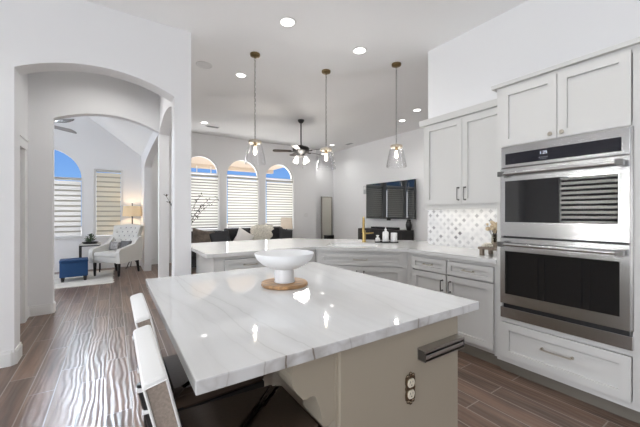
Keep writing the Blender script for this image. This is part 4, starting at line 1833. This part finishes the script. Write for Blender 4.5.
et = thing('end_table', 'low dark end table right of the sofa under the cream lamp', 'table', (4.62, 8.53, 0))
bm = bm_new()
box(bm, -.48, -.26, .48, .48, .26, .515, .004)
obj('table_top', bm, M_BLACKWOOD, et)
for sx in (-.43, .43):
    for sy in (-.21, .21):
        bm = bm_new()
        box(bm, sx - .02, sy - .02, 0, sx + .02, sy + .02, .481)
        obj('leg', bm, M_BLACKWOOD, et)
tl = thing('table_lamp', 'small table lamp with cream drum shade before the third arched window', 'lamp', (4.39, 8.48, .515))
bm = bm_new()
lathe(bm, [(0, 0), (.07, 0), (.07, .015), (.03, .03), (.055, .12), (.06, .2), (.03, .28), (.012, .31), (.012, .40), (0, .40)], seg=20)
obj('lamp_base', bm, M_BLACK, tl, True)
bm = bm_new()
lathe(bm, [(.19, .325), (.165, .655), (.161, .655), (.186, .325)], seg=32, closed=True)
obj('lamp_shade', bm, M_SHADE2, tl, True)

# branches in a floor vase behind the pier
fv = thing('branch_vase', 'tall vase of dark leafy twigs reaching past the arch wall pier', 'vase', (0.93, 5.46, 0))
bm = bm_new()
lathe(bm, [(0, 0), (.09, 0), (.10, .02), (.13, .25), (.12, .5), (.07, .72), (.05, .80), (.06, .84), (.05, .84), (.04, .78), (0, .7)], seg=24)
obj('vase_body', bm, M_BLACKWOOD, fv, True)
bm = bm_new()
bm2 = bm_new()
rnd = random.Random(5)
tips = [(.55, -.05, 1.56), (.40, -.04, 1.53), (.30, .0, 1.62), (.30, -.06, 1.44), (-.28, -.35, 1.56), (-.10, .03, 1.50), (.05, -.05, 1.58)]
for (x, y, z) in tips:
    p0_ = Vector((0, 0, .75))
    p3 = Vector((x, y, z))
    p1 = Vector((x * .15, y * .2, z * .72 + .1))
    pts = []
    for k in range(8):
        t_ = k / 7
        q = p0_ * (1 - t_) ** 2 + p1 * 2 * t_ * (1 - t_) + p3 * t_ * t_
        pts.append(q)
    tube(bm, pts, [.005 - .0004 * k for k in range(8)], 5)
    for k in range(4, 8):
        for w_ in range(4):
            c = pts[k] + Vector((rnd.uniform(-.04, .04), rnd.uniform(-.03, .03), rnd.uniform(-.03, .03)))
            Mr = Matrix.Rotation(rnd.uniform(0, PI), 4, 'Z') @ Matrix.Rotation(rnd.uniform(-1, 1), 4, 'Y')
            ball(bm2, c, .022, .009, .004, 8, 5, M=Mr)
obj('twigs', bm, M_TWIG, fv)
obj('leaves', bm2, M_TWIG, fv, True)

# ------------------------------------------------------------------ sitting room
bm = bm_new()
rnd = random.Random(9)
P = []
x0, x1, y0, y1 = -2.1, 0.00, 7.00, 8.62
for k in range(40):
    P.append((x0 + (x1 - x0) * k / 40, y0 + rnd.uniform(-.018, .018)))
for k in range(30):
    P.append((x1 + rnd.uniform(-.018, .018), y0 + (y1 - y0) * k / 30))
for k in range(40):
    P.append((x1 - (x1 - x0) * k / 40, y1 + rnd.uniform(-.018, .018)))
for k in range(30):
    P.append((x0 + rnd.uniform(-.018, .018), y1 - (y1 - y0) * k / 30))
prism(bm, P, 0.0, 0.008, 'XY')
tag(obj('area_rug', bm, M_RUG), 'cream shag rug under the blue ottoman', 'rug')

ot = thing('ottoman', 'square navy blue upholstered ottoman on the cream rug', 'ottoman', (-0.64, 7.72, 0.008), math.radians(4))
bm = bm_new()
box(bm, -.215, -.19, .085, .215, .19, .37, .016, 3)
obj('body', bm, M_NAVY, ot, True)
bm = bm_new()
box(bm, -.220, -.195, .355, .220, .195, .405, .016, 3)
obj('lid', bm, M_NAVY, ot, True)
for sx in (-.17, .17):
    for sy in (-.15, .15):
        bm = bm_new()
        tube(bm, [(sx, sy, 0), (sx, sy, .086)], [.022, .032], 8)
        obj('leg', bm, M_BLACKWOOD, ot)

# tufted armchair (local: faces -Y)
ac = thing('armchair', 'cream button tufted wing armchair with dark tapered legs', 'armchair', (0.09, 8.03, 0.008), math.radians(-40))
bm = bm_new()
box(bm, -.29, -.36, .27, .29, .24, .40, .04, 3)
obj('seat_frame', bm, M_CREAM, ac, True)
bm = bm_new()
box(bm, -.255, -.38, .39, .255, .20, .495, .045, 4)
obj('seat_cushion', bm, M_CREAM, ac, True)
# tufted back
bm = bm_new()
nx, nz = 42, 48
btn = []
for r_ in range(6):
    zz = .10 + r_ * .085
    for c_ in range(5 if r_ % 2 == 0 else 4):
        xx = (-.22 + c_ * .11) if r_ % 2 == 0 else (-.165 + c_ * .11)
        btn.append((xx, zz))


def back_pt(a, b, front):
    hw = .265 + .055 * b
    x = a * hw
    z = b * .60
    lean = .20 * b
    wing = -.07 * abs(a) ** 3
    th = .055
    top = 0.03 * (1 - a * a) * b
    dz = 0
    if front:
        dm = min(math.hypot((x - p[0] * (1 + .1 * b)), (z - p[1])) for p in btn)
        puff = .022 * min(1, dm / .05) ** .7
        edge = min(1, (1 - abs(a)) / .12, (1 - b) / .08 + .05, 1)
        y = lean + wing - th - puff * max(.2, edge)
    else:
        y = lean + wing * .9 + th
    return Vector((x, .19 + y, .42 + z + top))


F, K = [], []
for i in range(nx + 1):
    F.append([bm.verts.new(back_pt(-1 + 2 * i / nx, j / nz, True)) for j in range(nz + 1)])
    K.append([bm.verts.new(back_pt(-1 + 2 * i / nx, j / nz, False)) for j in range(nz + 1)])
for i in range(nx):
    for j in range(nz):
        bm.faces.new((F[i][j], F[i + 1][j], F[i + 1][j + 1], F[i][j + 1]))
        bm.faces.new((K[i][j], K[i][j + 1], K[i + 1][j + 1], K[i + 1][j]))
for j in range(nz):
    bm.faces.new((F[0][j], F[0][j + 1], K[0][j + 1], K[0][j]))
    bm.faces.new((F[nx][j], K[nx][j], K[nx][j + 1], F[nx][j + 1]))
for i in range(nx):
    bm.faces.new((F[i][nz], F[i + 1][nz], K[i + 1][nz], K[i][nz]))
    bm.faces.new((F[i][0], K[i][0], K[i + 1][0], F[i + 1][0]))
bk = obj('backrest', bm, M_CREAM, ac, True, angle=70)
for x, z in btn:
    bm = bm_new()
    b_ = z / .60
    p = back_pt(x * (1 + .1 * b_) / (.265 + .055 * b_), b_, True)
    ball(bm, (p.x, p.y - .003, p.z), .014, .008, .014, 8, 6)
    obj('button', bm, M_BUTTON, bk, True)
for s in (-1, 1):
    bm = bm_new()
    prism(bm, [(-.38, .27), (-.40, .50), (-.36, .56), (-.20, .585), (.05, .64), (.18, .78), (.30, .80), (.28, .27)],
          s * .26, s * .345, 'YZ')
    bmesh.ops.bevel(bm, geom=[e for e in bm.edges if e.calc_face_angle(0) > .3], offset=.022, segments=3, affect='EDGES')
    obj('arm', bm, M_CREAM, ac, True)
for sx in (-.27, .27):
    for sy, lx in ((-.32, 0.0), (.22, .05)):
        bm = bm_new()
        tube(bm, [(sx, sy + lx, 0.0), (sx, sy, .285)], [.020, .034], 8)
        obj('leg', bm, M_BLACKWOOD, ac)
a_ = math.radians(-40)


def ac_w(x, y, z):
    return (0.09 + x * math.cos(a_) - y * math.sin(a_), 8.03 + x * math.sin(a_) + y * math.cos(a_), z)


pillow('dark grey cushion in the corner of the cream armchair', ac_w(.10, .085, .60), .26, .22, .10, mat('dark_grey_fabric', (.16, .16, .16), .9), rx=-16, rz=-40, grp='small cushions on the armchair')
pillow('grey and white cushion on the cream armchair nearer its left arm', ac_w(-.12, .04, .59), .24, .20, .09, mat('grey_fabric', (.36, .35, .34), .9, var=.4, vscale=22), rx=-20, rz=-46, grp='small cushions on the armchair')

# side table with plant
stb = thing('side_table', 'small square side table with thin black legs behind the ottoman', 'table', (-0.43, 8.60, 0.008))
bm = bm_new()
box(bm, -.19, -.19, .60, .19, .19, .625, .003)
obj('table_top', bm, mat('pale_table_top', (0.62, 0.60, 0.57), .3), stb)
for sx in (-.175, .175):
    for sy in (-.175, .175):
        bm = bm_new()
        box(bm, sx - .012, sy - .012, 0, sx + .012, sy + .012, .60)
        obj('leg', bm, M_BLACK, stb)
bm = bm_new()
for s in (-1, 1):
    box(bm, -.163, s * .175 - .010, .575, .163, s * .175 + .010, .599)
    box(bm, s * .175 - .010, -.163, .575, s * .175 + .010, .163, .599)
obj('apron', bm, M_BLACK, stb)
pt = thing('potted_plant', 'small leafy plant in a shallow dark dish on the side table', 'plant', (-0.43, 8.57, .633))
bm = bm_new()
lathe(bm, [(0, 0), (.12, 0), (.15, .03), (.15, .04), (.13, .04), (.10, .012), (0, .012)], seg=24)
obj('dish', bm, M_BLACK, pt, True)
bm = bm_new()
rnd = random.Random(21)
for k in range(46):
    a, r_ = rnd.uniform(0, 2 * PI), rnd.uniform(.01, .10)
    Mr = Matrix.Rotation(a, 4, 'Z') @ Matrix.Rotation(rnd.uniform(-1.2, .2), 4, 'Y')
    ball(bm, (r_ * math.cos(a), r_ * math.sin(a), .05 + rnd.uniform(0, .18) * (1 - r_ * 4)), .040, .020, .006, 8, 5, M=Mr)
obj('leaves', bm, M_LEAF, pt, True)

# floor lamp
fl = thing('floor_lamp', 'floor lamp with lit tan drum shade behind the cream armchair', 'lamp', (0.375, 8.70, 0))
bm = bm_new()
for k in range(3):
    a = math.radians(100 + 120 * k)
    tube(bm, [(0, 0, .22), (.10 * math.cos(a), .10 * math.sin(a), .13), (.15 * math.cos(a), .15 * math.sin(a), .03), (.18 * math.cos(a), .18 * math.sin(a), .010)], .010, 8)
obj('base', bm, M_BLACK, fl, True)
bm = bm_new()
lathe(bm, [(0, .19), (.018, .20), (.014, .5), (.018, .80), (.030, .86), (.014, .90), (.012, 1.20), (.02, 1.24), (.010, 1.28), (.010, 1.52), (0, 1.53)], seg=14)
obj('pole', bm, M_BLACK, fl, True)
bm = bm_new()
lathe(bm, [(.20, 1.235), (.185, 1.475), (.181, 1.475), (.196, 1.235)], seg=36, closed=True)
obj('lamp_shade', bm, M_SHADE, fl, True)
bm = bm_new()
ball(bm, (0, 0, 1.535), .014, u=10, v=8)
obj('finial', bm, M_BLACK, fl, True)
d = bpy.data.lights.new('floor_lamp_glow', 'POINT')
d.energy = 5
d.shadow_soft_size = .04
d.color = (1, .78, .5)
lo = bpy.data.objects.new('floor_lamp_glow', d)
C.objects.link(lo)
lo.parent = fl
lo.location = (0.05, 0, 1.36)
